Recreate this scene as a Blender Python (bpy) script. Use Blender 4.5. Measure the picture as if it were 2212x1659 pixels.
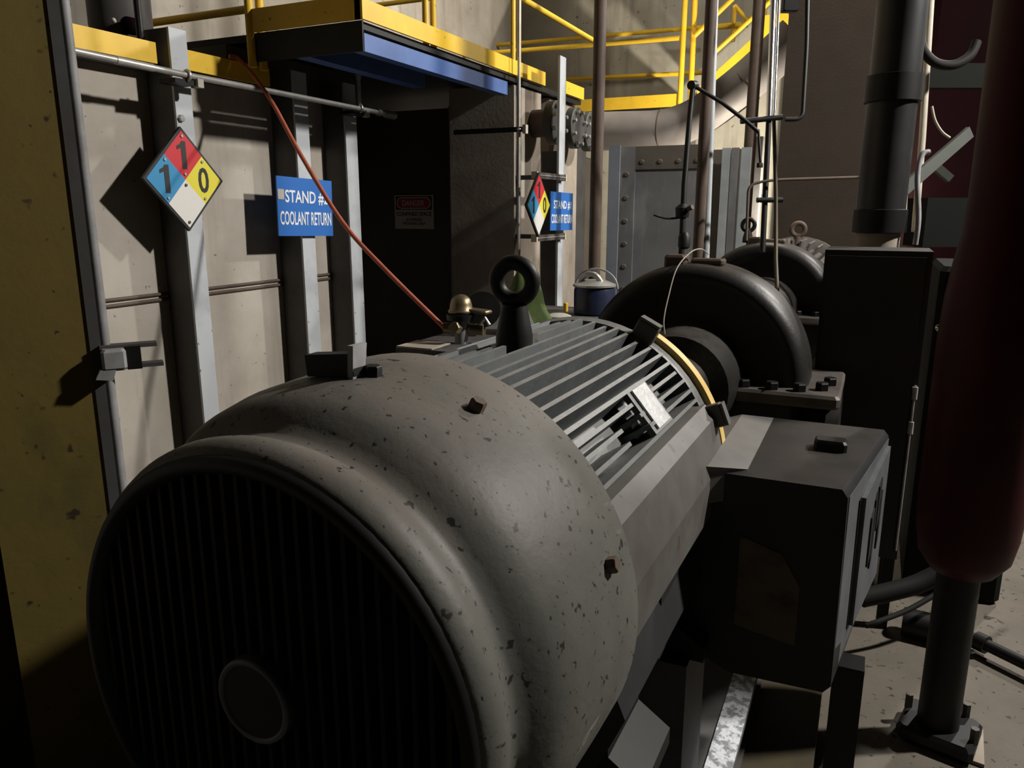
import bpy, math, random
from mathutils import Vector as V, Matrix
random.seed(7)
scene = bpy.context.scene
for o in list(bpy.data.objects): bpy.data.objects.remove(o)
COL = scene.collection
PI = math.pi

# ------------------------------------------------------------------ camera
FPX, CX, CY = 1652.0, 1106.0, 829.5
YAW, PITCH, CAMH = math.radians(25.1), math.radians(12.9), 1.6
cam_d = bpy.data.cameras.new('camera'); cam = bpy.data.objects.new('camera', cam_d); COL.objects.link(cam)
cam_d.sensor_width = 36.0; cam_d.lens = 36.0 * FPX / 2212.0; cam_d.clip_start = 0.02
cam.location = (0, 0, CAMH); cam.rotation_euler = (PI / 2 - PITCH, 0, YAW)
scene.camera = cam

# ------------------------------------------------------------------ world, lights, exposure
world = bpy.data.worlds.new('world'); scene.world = world; world.use_nodes = True
world.node_tree.nodes['Background'].inputs[0].default_value = (0.85, 0.9, 1.0, 1)
world.node_tree.nodes['Background'].inputs[1].default_value = 0.003
vs = scene.view_settings
vs.view_transform = 'Standard'; vs.look = 'None'; vs.exposure = 0.0; vs.gamma = 1.0; vs.use_curve_mapping = False

LAMPS = [  # position, aim, power, size, colour, spot angle
    ((2.9, 3.85, 4.3), (-1.6, 2.4, 1.4), 290, 0.24, (1.0, 0.955, 0.89)),
    ((2.2, 7.4, 4.6), (-0.8, 2.0, 1.0), 190, 0.24, (1.0, 0.955, 0.89)),
    ((-0.6, 6.3, 5.2), (-1.8, 9.4, 2.4), 340, 0.3, (1.0, 0.90, 0.74)),
]

def area(name, loc, aim, power, size, col):
    d = bpy.data.lights.new(name, 'AREA'); d.shape = 'DISK'; d.size = size; d.energy = power; d.color = col
    o = bpy.data.objects.new(name, d); COL.objects.link(o); o.location = loc
    o.rotation_euler = (V(aim) - V(loc)).to_track_quat('-Z', 'Y').to_euler()
    return o

# ------------------------------------------------------------------ survey helpers (picture point + a known plane -> place)
_f0 = V((-math.sin(YAW), math.cos(YAW), 0)); _R = V((math.cos(YAW), math.sin(YAW), 0))
_FW = _f0 * math.cos(PITCH) + V((0, 0, -math.sin(PITCH))); _U = _R.cross(_FW); _C = V((0, 0, CAMH))
def ray(x, y): return _FW + _R * ((x - CX) / FPX) - _U * ((y - CY) / FPX)
def aD(x, y, D): return _C + ray(x, y) * D
def aX(x, y, X): r = ray(x, y); return _C + r * (X / r.x)
def aY(x, y, Y): r = ray(x, y); return _C + r * (Y / r.y)
def aZ(x, y, Z): r = ray(x, y); return _C + r * ((Z - CAMH) / r.z)

# ------------------------------------------------------------------ materials
MATS = {}
def M(name, col, col2=None, rough=0.6, metal=0.0, scale=6.0, contrast=(0.35, 0.65), bump=0.0, bscale=60.0,
      speck=None, streak=None, dust=None, spec=0.4, emit=None):
    m = bpy.data.materials.new(name); m.use_nodes = True; nt = m.node_tree; N = nt.nodes; L = nt.links
    b = N['Principled BSDF']; b.inputs['Roughness'].default_value = rough; b.inputs['Metallic'].default_value = metal
    b.inputs['Specular IOR Level'].default_value = spec
    tc = N.new('ShaderNodeTexCoord')
    def noise(sc, det=5, vec=None, rg=0.6):
        n = N.new('ShaderNodeTexNoise'); n.inputs['Scale'].default_value = sc; n.inputs['Detail'].default_value = det
        n.inputs['Roughness'].default_value = rg
        L.new(vec if vec else tc.outputs['Object'], n.inputs['Vector']); return n.outputs['Fac']
    def ramp(src, lo, hi):
        r = N.new('ShaderNodeMapRange'); r.inputs[1].default_value = lo; r.inputs[2].default_value = hi; r.clamp = True
        L.new(src, r.inputs[0]); return r.outputs[0]
    def mix(fac, a, c):
        x = N.new('ShaderNodeMix'); x.data_type = 'RGBA'; L.new(fac, x.inputs[0])
        if isinstance(a, tuple): x.inputs[6].default_value = (*a, 1)
        else: L.new(a, x.inputs[6])
        if isinstance(c, tuple): x.inputs[7].default_value = (*c, 1)
        else: L.new(c, x.inputs[7])
        return x.outputs[2]
    cur = tuple(col)
    if col2: cur = mix(ramp(noise(scale), *contrast), cur, tuple(col2))
    if streak:
        mp = N.new('ShaderNodeMapping'); mp.inputs['Scale'].default_value = streak[1]
        L.new(tc.outputs['Object'], mp.inputs[0])
        cur = mix(ramp(noise(streak[2], 4, mp.outputs[0]), streak[3], streak[4]), cur, tuple(streak[0]))
    if dust:
        g = N.new('ShaderNodeNewGeometry'); s = N.new('ShaderNodeSeparateXYZ'); L.new(g.outputs['Normal'], s.inputs[0])
        up = ramp(s.outputs[2], dust[1], dust[2])
        mu = N.new('ShaderNodeMath'); mu.operation = 'MULTIPLY'; L.new(up, mu.inputs[0]); L.new(ramp(noise(14, 6), 0.25, 0.6), mu.inputs[1])
        cur = mix(mu.outputs[0], cur, tuple(dust[0]))
    if speck:
        for (sc, lo, hi) in speck[1:]:
            cur = mix(ramp(noise(sc, 2), lo, hi), cur, tuple(speck[0]))
    if isinstance(cur, tuple): b.inputs['Base Color'].default_value = (*cur, 1)
    else: L.new(cur, b.inputs['Base Color'])
    if bump:
        bp = N.new('ShaderNodeBump'); bp.inputs['Strength'].default_value = bump; bp.inputs['Distance'].default_value = 0.004
        L.new(noise(bscale, 4), bp.inputs['Height']); L.new(bp.outputs[0], b.inputs['Normal'])
    if emit:
        b.inputs['Emission Color'].default_value = (*emit[0], 1); b.inputs['Emission Strength'].default_value = emit[1]
    MATS[name] = m; return m

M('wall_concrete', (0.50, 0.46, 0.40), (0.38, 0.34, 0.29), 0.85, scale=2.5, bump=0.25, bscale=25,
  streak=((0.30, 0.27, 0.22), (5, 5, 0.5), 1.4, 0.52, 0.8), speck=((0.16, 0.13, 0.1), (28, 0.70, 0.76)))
M('back_concrete', (0.44, 0.42, 0.35), (0.30, 0.28, 0.23), 0.9, scale=1.3, bump=0.3, bscale=20,
  streak=((0.20, 0.18, 0.15), (4, 4, 0.35), 1.1, 0.5, 0.75), speck=((0.12, 0.1, 0.08), (14, 0.70, 0.78)))
M('floor_concrete', (0.16, 0.14, 0.112), (0.115, 0.10, 0.08), 0.8, scale=3, bump=0.3, bscale=40,
  speck=((0.04, 0.032, 0.025), (38, 0.64, 0.70), (16, 0.67, 0.73)))
M('pier_concrete', (0.40, 0.36, 0.30), (0.30, 0.24, 0.19), 0.85, scale=4, bump=0.2)
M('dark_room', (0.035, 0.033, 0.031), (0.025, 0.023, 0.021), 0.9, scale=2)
M('post_grey', (0.50, 0.53, 0.56), (0.38, 0.40, 0.42), 0.55, scale=7, contrast=(0.5, 0.75), speck=((0.20, 0.13, 0.09), (22, 0.71, 0.77)))
M('post_dark', (0.10, 0.10, 0.10), (0.07, 0.06, 0.055), 0.6, scale=5)
M('steel_blue_grey', (0.26, 0.29, 0.34), (0.20, 0.22, 0.26), 0.5, scale=4)
M('yellow_paint', (0.88, 0.57, 0.04), (0.76, 0.48, 0.035), 0.45, scale=5, speck=((0.25, 0.16, 0.05), (30, 0.70, 0.76)))
M('yellow_guard', (0.88, 0.66, 0.24), (0.68, 0.46, 0.12), 0.5, scale=8)
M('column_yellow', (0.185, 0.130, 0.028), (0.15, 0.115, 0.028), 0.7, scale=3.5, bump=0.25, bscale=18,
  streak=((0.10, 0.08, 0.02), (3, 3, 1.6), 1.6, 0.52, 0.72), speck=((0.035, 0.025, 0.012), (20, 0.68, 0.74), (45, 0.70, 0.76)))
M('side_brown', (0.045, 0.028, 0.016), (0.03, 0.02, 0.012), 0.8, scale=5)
M('bare_steel', (0.42, 0.42, 0.43), (0.28, 0.27, 0.27), 0.5, scale=12)
M('blue_paint', (0.09, 0.17, 0.42), (0.06, 0.12, 0.32), 0.45, scale=5)
M('shroud_paint', (0.135, 0.136, 0.118), (0.105, 0.105, 0.092), 0.55, scale=6, bump=0.25, bscale=35, dust=((0.150, 0.132, 0.115), 0.3, 0.9),
  streak=((0.27, 0.27, 0.255), (5, 3, 9), 2.2, 0.66, 0.75), speck=((0.022, 0.017, 0.013), (48, 0.665, 0.70), (95, 0.655, 0.71)))
M('frame_paint', (0.155, 0.168, 0.168), (0.115, 0.124, 0.124), 0.5, scale=10, dust=((0.22, 0.215, 0.205), 0.2, 0.8), bump=0.2, bscale=60)
M('pad_paint', (0.13, 0.124, 0.115), (0.095, 0.086, 0.078), 0.55, scale=9, speck=((0.08, 0.06, 0.05), (30, 0.68, 0.73)))
M('grille_black', (0.004, 0.004, 0.004), rough=0.8, spec=0.1)
M('grille_slat', (0.009, 0.009, 0.009), rough=0.6, spec=0.2)
M('black_iron', (0.012, 0.0115, 0.011), (0.008, 0.008, 0.008), 0.5, scale=9, spec=0.3)
M('pump_iron', (0.024, 0.022, 0.021), (0.015, 0.014, 0.013), 0.45, scale=6, spec=0.3, dust=((0.07, 0.063, 0.055), 0.6, 1.0), bump=0.2)
M('pump_flange_iron', (0.12, 0.105, 0.09), (0.07, 0.06, 0.055), 0.55, scale=9)
M('box_iron', (0.030, 0.031, 0.032), (0.022, 0.022, 0.023), 0.5, scale=8, spec=0.3, dust=((0.05, 0.045, 0.04), 0.6, 1.0))
M('box_side_lit', (0.14, 0.15, 0.16), (0.10, 0.107, 0.115), 0.5, scale=9)  # lighter than box_iron: the lit side's tone is put into the colour
M('rust_pipe', (0.12, 0.082, 0.062), (0.08, 0.058, 0.045), 0.65, scale=8)
M('galvanised', (0.58, 0.57, 0.54), (0.46, 0.45, 0.43), 0.35, metal=0.55, scale=20)
M('chrome', (0.75, 0.76, 0.78), rough=0.18, metal=0.95)
M('white_pipe', (0.50, 0.46, 0.38), (0.42, 0.38, 0.3), 0.6, scale=9)
M('grey_pipe', (0.22, 0.20, 0.19), (0.17, 0.155, 0.145), 0.6, scale=4)
M('panel_grey', (0.20, 0.205, 0.215), (0.15, 0.15, 0.155), 0.6, scale=2.5, streak=((0.28, 0.28, 0.29), (3, 3, 1), 1.2, 0.5, 0.7))
M('flange_grey', (0.075, 0.075, 0.073), (0.05, 0.05, 0.048), 0.55, scale=12)
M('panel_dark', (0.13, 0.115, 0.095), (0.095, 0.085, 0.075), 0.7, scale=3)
M('panel_olive', (0.13, 0.105, 0.065), (0.10, 0.08, 0.05), 0.7, scale=4)
M('sheet_light', (0.42, 0.46, 0.48), (0.32, 0.35, 0.37), 0.5, scale=5)
M('brown_column', (0.055, 0.041, 0.030), (0.043, 0.032, 0.024), 0.9, scale=2.0, bump=0.2)
M('cabinet_black', (0.030, 0.027, 0.024), (0.022, 0.02, 0.018), 0.55, scale=4)
M('dark_red', (0.050, 0.0025, 0.005), (0.032, 0.0025, 0.004), 0.5, scale=5, spec=0.2)
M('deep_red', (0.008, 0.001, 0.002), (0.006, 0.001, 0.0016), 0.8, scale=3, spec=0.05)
M('matte_black', (0.014, 0.015, 0.014), rough=0.8, spec=0.08)
M('rubber', (0.016, 0.015, 0.014), rough=0.7, spec=0.2)
M('riser_black', (0.03, 0.03, 0.031), (0.02, 0.02, 0.021), 0.4, scale=6)
M('hose_red', (0.50, 0.13, 0.075), (0.38, 0.10, 0.06), 0.5, scale=30)
M('brass', (0.26, 0.21, 0.125), (0.17, 0.14, 0.09), 0.4, metal=0.7, scale=20)
M('green_cloth', (0.10, 0.15, 0.035), (0.07, 0.11, 0.03), 0.8, scale=14)
M('white_cloth', (0.52, 0.49, 0.43), (0.42, 0.39, 0.34), 0.8, scale=20)
M('navy_paint', (0.018, 0.022, 0.07), (0.03, 0.035, 0.06), 0.3, scale=20)
M('peeling', (0.80, 0.83, 0.88), (0.30, 0.32, 0.35), 0.7, scale=45, contrast=(0.45, 0.55), bump=0.8, bscale=60)
M('olive_steel', (0.085, 0.07, 0.035), (0.06, 0.048, 0.03), 0.55, scale=7)
M('green_steel', (0.04, 0.047, 0.038), (0.032, 0.038, 0.031), 0.6, scale=8)
M('tan_table', (0.50, 0.43, 0.37), (0.42, 0.36, 0.3), 0.7, scale=8)
M('lamp_glass', (0.9, 0.9, 0.85), emit=((1.0, 0.93, 0.82), 6.0))
M('sign_blue', (0.035, 0.16, 0.52), rough=0.4)
M('sign_white', (0.72, 0.70, 0.66), rough=0.5)
M('sign_text', (0.80, 0.82, 0.86), rough=0.5)
M('sign_red', (0.58, 0.035, 0.045), rough=0.4)
M('sign_cyan', (0.045, 0.27, 0.52), rough=0.4)
M('sign_yellow', (0.74, 0.66, 0.06), rough=0.4)
M('sign_black', (0.02, 0.02, 0.022), rough=0.5)
M('nameplate', (0.72, 0.73, 0.73), (0.5, 0.51, 0.51), 0.4, metal=0.1, scale=30, bump=0.3)
M('label_faded', (0.12, 0.095, 0.06), (0.02, 0.02, 0.02), 0.7, scale=9, contrast=(0.5, 0.7))
M('plate_clear', (0.62, 0.58, 0.42), rough=0.4)

# ------------------------------------------------------------------ mesh helpers
WO = {}
def basis(axis, up=None):
    a = V(axis).normalized(); u = V(up) if up else (V((0, 0, 1)) if abs(a.z) < 0.9 else V((1, 0, 0)))
    s = u.cross(a)
    if s.length < 1e-6: s = V((1, 0, 0)).cross(a)
    s.normalize(); return s, a.cross(s), a       # side, up, axis

class MB:
    def __init__(self): self.v = []; self.f = []
    def add(self, vs, fs):
        n = len(self.v); self.v += [V(p) for p in vs]; self.f += [tuple(i + n for i in q) for q in fs]; return self
    def box(self, lo, hi):
        x0, y0, z0 = lo; x1, y1, z1 = hi
        return self.add([(x0,y0,z0),(x1,y0,z0),(x1,y1,z0),(x0,y1,z0),(x0,y0,z1),(x1,y0,z1),(x1,y1,z1),(x0,y1,z1)],
                        [(0,3,2,1),(4,5,6,7),(0,1,5,4),(1,2,6,5),(2,3,7,6),(3,0,4,7)])
    def obox(self, c, ax, ay, az, sx, sy, sz, bev=0.0):
        c = V(c); ax, ay, az = V(ax).normalized(), V(ay).normalized(), V(az).normalized()
        if bev <= 0:
            P = [c + ax*(i*sx/2) + ay*(j*sy/2) + az*(k*sz/2) for k in (-1,1) for (i,j) in ((-1,-1),(1,-1),(1,1),(-1,1))]
            return self.add(P, [(0,3,2,1),(4,5,6,7),(0,1,5,4),(1,2,6,5),(2,3,7,6),(3,0,4,7)])
        def ring(a, b, h): return [c + ax*x + ay*y + az*h for (x, y) in ((-a,-b+bev),(-a+bev,-b),(a-bev,-b),(a,-b+bev),(a,b-bev),(a-bev,b),(-a+bev,b),(-a,b-bev))]
        a, b, h = sx/2, sy/2, sz/2
        rings = [ring(a-bev*.7, b-bev*.7, -h), ring(a, b, -h+bev), ring(a, b, h-bev), ring(a-bev*.7, b-bev*.7, h)]
        vs = sum(rings, []); fs = []
        for k in range(3):
            for i in range(8): j = (i+1) % 8; fs.append((k*8+i, k*8+j, k*8+8+j, k*8+8+i))
        fs.append(tuple(range(7, -1, -1))); fs.append(tuple(range(24, 32)))
        return self.add(vs, fs)
    def lathe(self, prof, o, axis, n=32, a0=0.0, a1=2*PI, up=None, cap=True):
        s, u, a = basis(axis, up); o = V(o); full = abs(a1 - a0 - 2*PI) < 1e-6; m = n if full else n + 1
        vs = []; fs = []
        for (t, r) in prof:
            for i in range(m):
                q = a0 + (a1 - a0) * i / n
                vs.append(o + a*t + (s*math.cos(q) + u*math.sin(q)) * max(r, 1e-5))
        for k in range(len(prof) - 1):
            for i in range(n):
                j = (i + 1) % m; fs.append((k*m+i, k*m+j, (k+1)*m+j, (k+1)*m+i))
        if full and cap:
            if prof[0][1] > 1e-4: fs.append(tuple(reversed(range(m))))
            if prof[-1][1] > 1e-4: fs.append(tuple(range((len(prof)-1)*m, len(prof)*m)))
        return self.add(vs, fs)
    def cyl(self, p, q, r, r2=None, n=16):
        p, q = V(p), V(q); return self.lathe([(0, r), ((q-p).length, r if r2 is None else r2)], p, q - p, n)
    def tube(self, pts, r, n=12):
        pts = [V(p) for p in pts]; k = len(pts); rs = r if isinstance(r, (list, tuple)) else [r]*k
        vs = []; fs = []; up = None
        for i, p in enumerate(pts):
            t = (pts[min(i+1, k-1)] - pts[max(i-1, 0)]).normalized()
            if up is None: s, u, _ = basis(t)
            else:
                s = up.cross(t)
                if s.length < 1e-6: s, u, _ = basis(t)
                s.normalize(); u = t.cross(s)
            up = u
            for j in range(n): q = 2*PI*j/n; vs.append(p + (s*math.cos(q) + u*math.sin(q))*rs[i])
        for i in range(k-1):
            for j in range(n): l = (j+1) % n; fs.append((i*n+j, i*n+l, (i+1)*n+l, (i+1)*n+j))
        fs.append(tuple(reversed(range(n)))); fs.append(tuple(range((k-1)*n, k*n)))
        return self.add(vs, fs)
    def prism(self, poly, vec):
        poly = [V(p) for p in poly]; vec = V(vec); n = len(poly)
        fs = [tuple(reversed(range(n))), tuple(range(n, 2*n))] + [(i, (i+1) % n, n+(i+1) % n, n+i) for i in range(n)]
        return self.add(poly + [p + vec for p in poly], fs)
    def torus(self, c, normal, R, r, n=28, m=12):
        s, u, a = basis(normal); c = V(c); vs = []; fs = []
        for i in range(n):
            q = 2*PI*i/n; d = s*math.cos(q) + u*math.sin(q)
            for j in range(m): w = 2*PI*j/m; vs.append(c + d*(R + r*math.cos(w)) + a*(r*math.sin(w)))
        for i in range(n):
            for j in range(m): fs.append((i*m+j, ((i+1)%n)*m+j, ((i+1)%n)*m+(j+1)%m, i*m+(j+1)%m))
        return self.add(vs, fs)
    def hexh(self, c, axis, r, h): 
        return self.lathe([(0, r), (h*0.85, r), (h, r*0.85)], c, axis, 6)
    def build(self, name, mat, parent=None, smooth=35, loc=None):
        me = bpy.data.meshes.new(name)
        if parent is not None: o = WO[parent.name]
        elif loc is not None: o = V(loc)
        else:
            xs = [p.x for p in self.v]; ys = [p.y for p in self.v]; zs = [p.z for p in self.v]
            o = V(((min(xs)+max(xs))/2, (min(ys)+max(ys))/2, min(zs)))
        me.from_pydata([p - o for p in self.v], [], self.f)
        import bmesh
        bm = bmesh.new(); bm.from_mesh(me); bmesh.ops.recalc_face_normals(bm, faces=bm.faces); bm.to_mesh(me); bm.free()
        if smooth:
            me.polygons.foreach_set('use_smooth', [True]*len(me.polygons)); me.set_sharp_from_angle(angle=math.radians(smooth))
        me.materials.append(MATS[mat] if isinstance(mat, str) else mat)
        ob = bpy.data.objects.new(name, me); COL.objects.link(ob); WO[ob.name] = o
        if parent is not None: ob.parent = parent
        else: ob.location = o
        return ob

def tag(o, label, cat, group=None):
    o['label'] = label; o['category'] = cat
    if group: o['group'] = group
    return o
def thing(name, label, cat, loc, group=None):
    o = bpy.data.objects.new(name, None); COL.objects.link(o); o.empty_display_size = 0.1; o.location = loc; WO[o.name] = V(loc)
    return tag(o, label, cat, group)
def struct(o): o['kind'] = 'structure'; return o

def bend(pts, rad, seg=6):
    pts = [V(p) for p in pts]; out = [pts[0]]
    for i in range(1, len(pts)-1):
        p = pts[i]; a = (pts[i-1]-p); b = (pts[i+1]-p); r = min(rad, a.length*0.49, b.length*0.49)
        A = p + a.normalized()*r; B = p + b.normalized()*r
        for k in range(seg+1):
            t = k/seg; out.append(A*(1-t)**2 + p*(2*t*(1-t)) + B*t*t)
    out.append(pts[-1]); return out
def spline(pts, seg=8):
    pts = [V(p) for p in pts]; P = [pts[0]] + pts + [pts[-1]]; out = []
    for i in range(1, len(P)-2):
        a, b, c, d = P[i-1], P[i], P[i+1], P[i+2]
        for k in range(seg):
            t = k/seg; out.append(0.5*((2*b) + (c-a)*t + (2*a-5*b+4*c-d)*t*t + (3*b-a-3*c+d)*t**3))
    out.append(pts[-1]); return out

def text(body, c, right, up, h, w, mat, parent, name='lettering', offset=0.0, thick=0.0008):
    cu = bpy.data.curves.new('t', 'FONT'); cu.body = body; cu.size = 1; cu.extrude = 0.01; cu.offset = offset; cu.align_x = 'LEFT'
    cu.resolution_u = 3
    to = bpy.data.objects.new('t', cu); COL.objects.link(to)
    dg = bpy.context.evaluated_depsgraph_get(); me0 = bpy.data.meshes.new_from_object(to.evaluated_get(dg))
    vs = [p.co.copy() for p in me0.vertices]; fs = [tuple(q.vertices) for q in me0.polygons]
    bpy.data.objects.remove(to); bpy.data.curves.remove(cu); bpy.data.meshes.remove(me0)
    x0, x1 = min(p.x for p in vs), max(p.x for p in vs); y0, y1 = min(p.y for p in vs), max(p.y for p in vs)
    right, up = V(right).normalized(), V(up).normalized(); nrm = right.cross(up); c = V(c)
    b = MB(); b.v = [c + right*((p.x-(x0+x1)/2)*w/(x1-x0)) + up*((p.y-(y0+y1)/2)*h/(y1-y0)) + nrm*((p.z/0.01+1)*thick/2) for p in vs]
    b.f = fs
    return b.build(name, mat, parent, smooth=0)

# ================================================================== THE SETTING
struct(MB().box((-4.7, -2.5, -0.1), (6.0, 10.2, 0)).build('floor', 'floor_concrete', smooth=0))
struct(MB().box((-2.74, 2.6, 2.12), (-2.54, 3.34, 2.27)).build('wall_left_head', 'panel_dark', smooth=0))
wl = struct(MB().box((-2.74, -2.5, 0), (-2.54, 3.34, 2.12)).build('wall_left', 'wall_concrete', smooth=0))
for zz in (1.272, 1.25):      # the slim double batten along the wall
    MB().tube([(-2.535, -1.0, zz), (-2.535, 3.3, zz)], 0.007, 8).build('wall_batten', 'rust_pipe', wl)
struct(MB().box((-4.6, -2.5, 2.10), (-4.4, 9.7, 6.6)).build('wall_upper_left', 'wall_concrete', smooth=0))
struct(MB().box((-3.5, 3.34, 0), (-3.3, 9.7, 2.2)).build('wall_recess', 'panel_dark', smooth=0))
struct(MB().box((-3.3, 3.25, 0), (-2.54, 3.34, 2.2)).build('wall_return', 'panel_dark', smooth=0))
struct(MB().box((-4.7, 9.6, 0), (6.0, 9.8, 6.6)).build('wall_back', 'back_concrete', smooth=0))
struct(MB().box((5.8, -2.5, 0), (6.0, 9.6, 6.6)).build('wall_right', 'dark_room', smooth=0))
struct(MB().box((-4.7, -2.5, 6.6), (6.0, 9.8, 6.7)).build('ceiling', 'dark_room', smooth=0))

# lamps: high bay fittings hung from the ceiling
for i, (loc, aim, pw, size, c) in enumerate(LAMPS):
    loc = V(loc)
    t = thing('high_bay_lamp', ['near high bay lamp hanging over the aisle right of the pumps', 'second high bay lamp farther along the aisle', 'high bay lamp hanging before the far concrete wall'][i], 'lamp', loc + V((0, 0, 0)))
    d = (V(aim) - loc).normalized(); bk = loc - d*0.03
    MB().lathe([(0.0, size*0.55), (0.0, size*0.58), (-0.10, size*0.45), (-0.2, 0.06), (-0.26, 0.05)], bk, d, 28, cap=False).build('reflector', 'post_dark', t)
    MB().lathe([(-0.012, size*0.5), (-0.006, size*0.5)], bk, d, 28).build('lens', 'lamp_glass', t)
    MB().tube([bk - d*0.24, (loc.x, loc.y, 6.6)], 0.012, 8).build('hanger', 'post_dark', t)
    area('lamp_light', loc, aim, pw, size, c)

# ================================================================== MAIN MOTOR
MC = V((-0.625, 0.605, 1.023)); MA = V((math.sin(0.0164), math.cos(0.0164), 0)); MS = V((MA.y, -MA.x, 0)); UZ = V((0, 0, 1))
def mp(L, r, deg): a = math.radians(deg); return MC + MA*L + (MS*math.cos(a) + UZ*math.sin(a))*r
def ms(L, s, z): return MC + MA*L + MS*s + UZ*z
def rd(deg): a = math.radians(deg); return MS*math.cos(a) + UZ*math.sin(a)
def tg(deg): a = math.radians(deg); return -MS*math.sin(a) + UZ*math.cos(a)

motor = thing('electric_motor', 'large dusty grey finned electric motor with black fan grille in the foreground', 'motor', (MC.x, MC.y+0.6, 0.66))
sh = MB().lathe([(0.03, 0.285), (0.006, 0.296), (0.006, 0.304), (0.014, 0.312), (0.026, 0.3175), (0.038, 0.319),
                 (0.050, 0.3165), (0.062, 0.311), (0.074, 0.308), (0.086, 0.311), (0.098, 0.322), (0.114, 0.337), (0.136, 0.348), (0.18, 0.356),
                 (0.30, 0.360), (0.378, 0.361), (0.381, 0.357), (0.378, 0.340)], MC, MA, 96, cap=False).build('fan_shroud', 'shroud_paint', motor, smooth=60)
MB().lathe([(0.02, 0.280), (0.004, 0.283), (-0.003, 0.288), (-0.004, 0.298), (0.002, 0.304), (0.010, 0.306), (0.014, 0.300)], MC, MA, 80, cap=False).build('grille_rim', 'black_iron', motor, smooth=60)
MB().lathe([(0.05, 0.0), (0.05, 0.286)], MC, MA, 64).build('fan_disc', 'grille_black', motor)
x = -0.2675
while x <= 0.268:
    hh = math.sqrt(max(0.284**2 - x*x, 0.0004))
    MB().obox(ms(0.012, x, 0), MS, MA, UZ, 0.006, 0.010, 2*hh).build('grille_slat', 'grille_slat', motor, smooth=0)
    x += 0.0214
MB().lathe([(0.016, 0.055), (0.002, 0.055), (-0.004, 0.050), (-0.004, 0.0)], MC, MA, 40).build('hub_cap', 'box_iron', motor, smooth=50)
MB().torus(ms(-0.003, 0, 0), MA, 0.051, 0.004, 40, 8).build('hub_ring', 'frame_paint', motor, smooth=80)
# hex bolts of the shroud
for (L, dg) in ((0.262, 63), (0.30, 19), (0.30, 150)):
    MB().hexh(mp(L, 0.356, dg), rd(dg), 0.0115, 0.017).build('shroud_bolt', 'rust_pipe', motor)
# black bent plate on top of the shroud
hood = MB().obox(ms(0.215, -0.028, 0.372), MS + UZ*0.10, MA, UZ - MS*0.10, 0.080, 0.026, 0.030).build('lifting_tab', 'black_iron', motor, smooth=0)
MB().prism([ms(0.202, 0.002, 0.356), ms(0.228, 0.002, 0.356), ms(0.230, 0.006, 0.402), ms(0.200, 0.006, 0.402)], MS*0.009).build('tab_end', 'bare_steel', hood, smooth=0)
MB().hexh(mp(0.232, 0.356, 86.5), rd(86.5), 0.012, 0.016).build('tab_bolt', 'black_iron', motor)
# finned frame
MB().lathe([(0.33, 0.24), (0.34, 0.270), (1.05, 0.270), (1.06, 0.25)], MC, MA, 72).build('frame', 'frame_paint', motor, smooth=50)
GAPS = {}
fa = 30.5
k = 0
while fa < 150:
    segs = [(0.35, 1.065)]
    if 33 < fa < 41: segs = [(0.35, 0.60 + 0.012*k), (0.73, 1.065)]
    if 84 < fa < 96: segs = [(0.35, 0.655), (0.785, 1.05)]
    for (l0, l1) in segs:
        b = MB(); d, t_ = rd(fa), tg(fa); rr = 0.326 + 0.004*math.sin(k*1.7)
        b.prism([mp(l0, 0.266, fa) - t_*0.006, mp(l0, 0.266, fa) + t_*0.006, mp(l0, rr, fa) + t_*0.0037, mp(l0, rr, fa) - t_*0.0037], MA*(l1-l0))
        b.build('cooling_fin', 'frame_paint', motor, smooth=0)
    fa += 4.45 if fa < 52 else 5.1; k += 1
# smooth side pad below the fins
MB().prism([ms(0.36, 0.262, 0.150), ms(0.36, 0.296, 0.152), ms(0.36, 0.322, 0.128), ms(0.36, 0.345, 0.030), ms(0.36, 0.345, -0.06), ms(0.36, 0.25, -0.06)], MA*0.72).build('side_pad', 'pad_paint', motor, smooth=0)
# drive end: bell, lugs
MB().lathe([(1.055, 0.20), (1.06, 0.325), (1.085, 0.33), (1.09, 0.20)], MC, MA, 64).build('end_bell', 'frame_paint', motor)
for dg in (63, 22, 117, 158):
    lug = MB().obox(mp(1.075, 0.345, dg), rd(dg), tg(dg), MA, 0.044, 0.052, 0.030, 0.004).build('end_lug', 'pump_flange_iron', motor, smooth=30)
    MB().obox(mp(1.075, 0.369, dg), rd(dg), tg(dg), MA, 0.006, 0.050, 0.028).build('lug_cap', 'pad_paint', lug, smooth=0)
# name plate on its bracket
pc = 40
MB().obox(mp(0.80, 0.318, pc), MA, tg(pc), rd(pc), 0.118, 0.098, 0.012).build('plate_bracket', 'frame_paint', motor, smooth=0)
MB().obox(mp(0.80, 0.327, pc), MA, tg(pc), rd(pc), 0.080, 0.086, 0.004).build('nameplate', 'nameplate', motor, smooth=0)
# eye bolt
eb = mp(0.715, 0.285, 90)
eye = MB().lathe([(0, 0.036), (0.055, 0.036), (0.08, 0.031), (0.115, 0.024)], eb, UZ, 20).build('eye_bolt', 'black_iron', motor)
MB().torus(eb + UZ*0.158, V((-0.1, 1, 0.1)), 0.0355, 0.0150, 36, 14).build('eye_ring', 'black_iron', eye, smooth=80)
MB().obox(mp(0.752, 0.318, 86.5), MS, MA, UZ, 0.016, 0.03, 0.040).build('fin_stop', 'pad_paint', motor, smooth=0)
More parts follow.
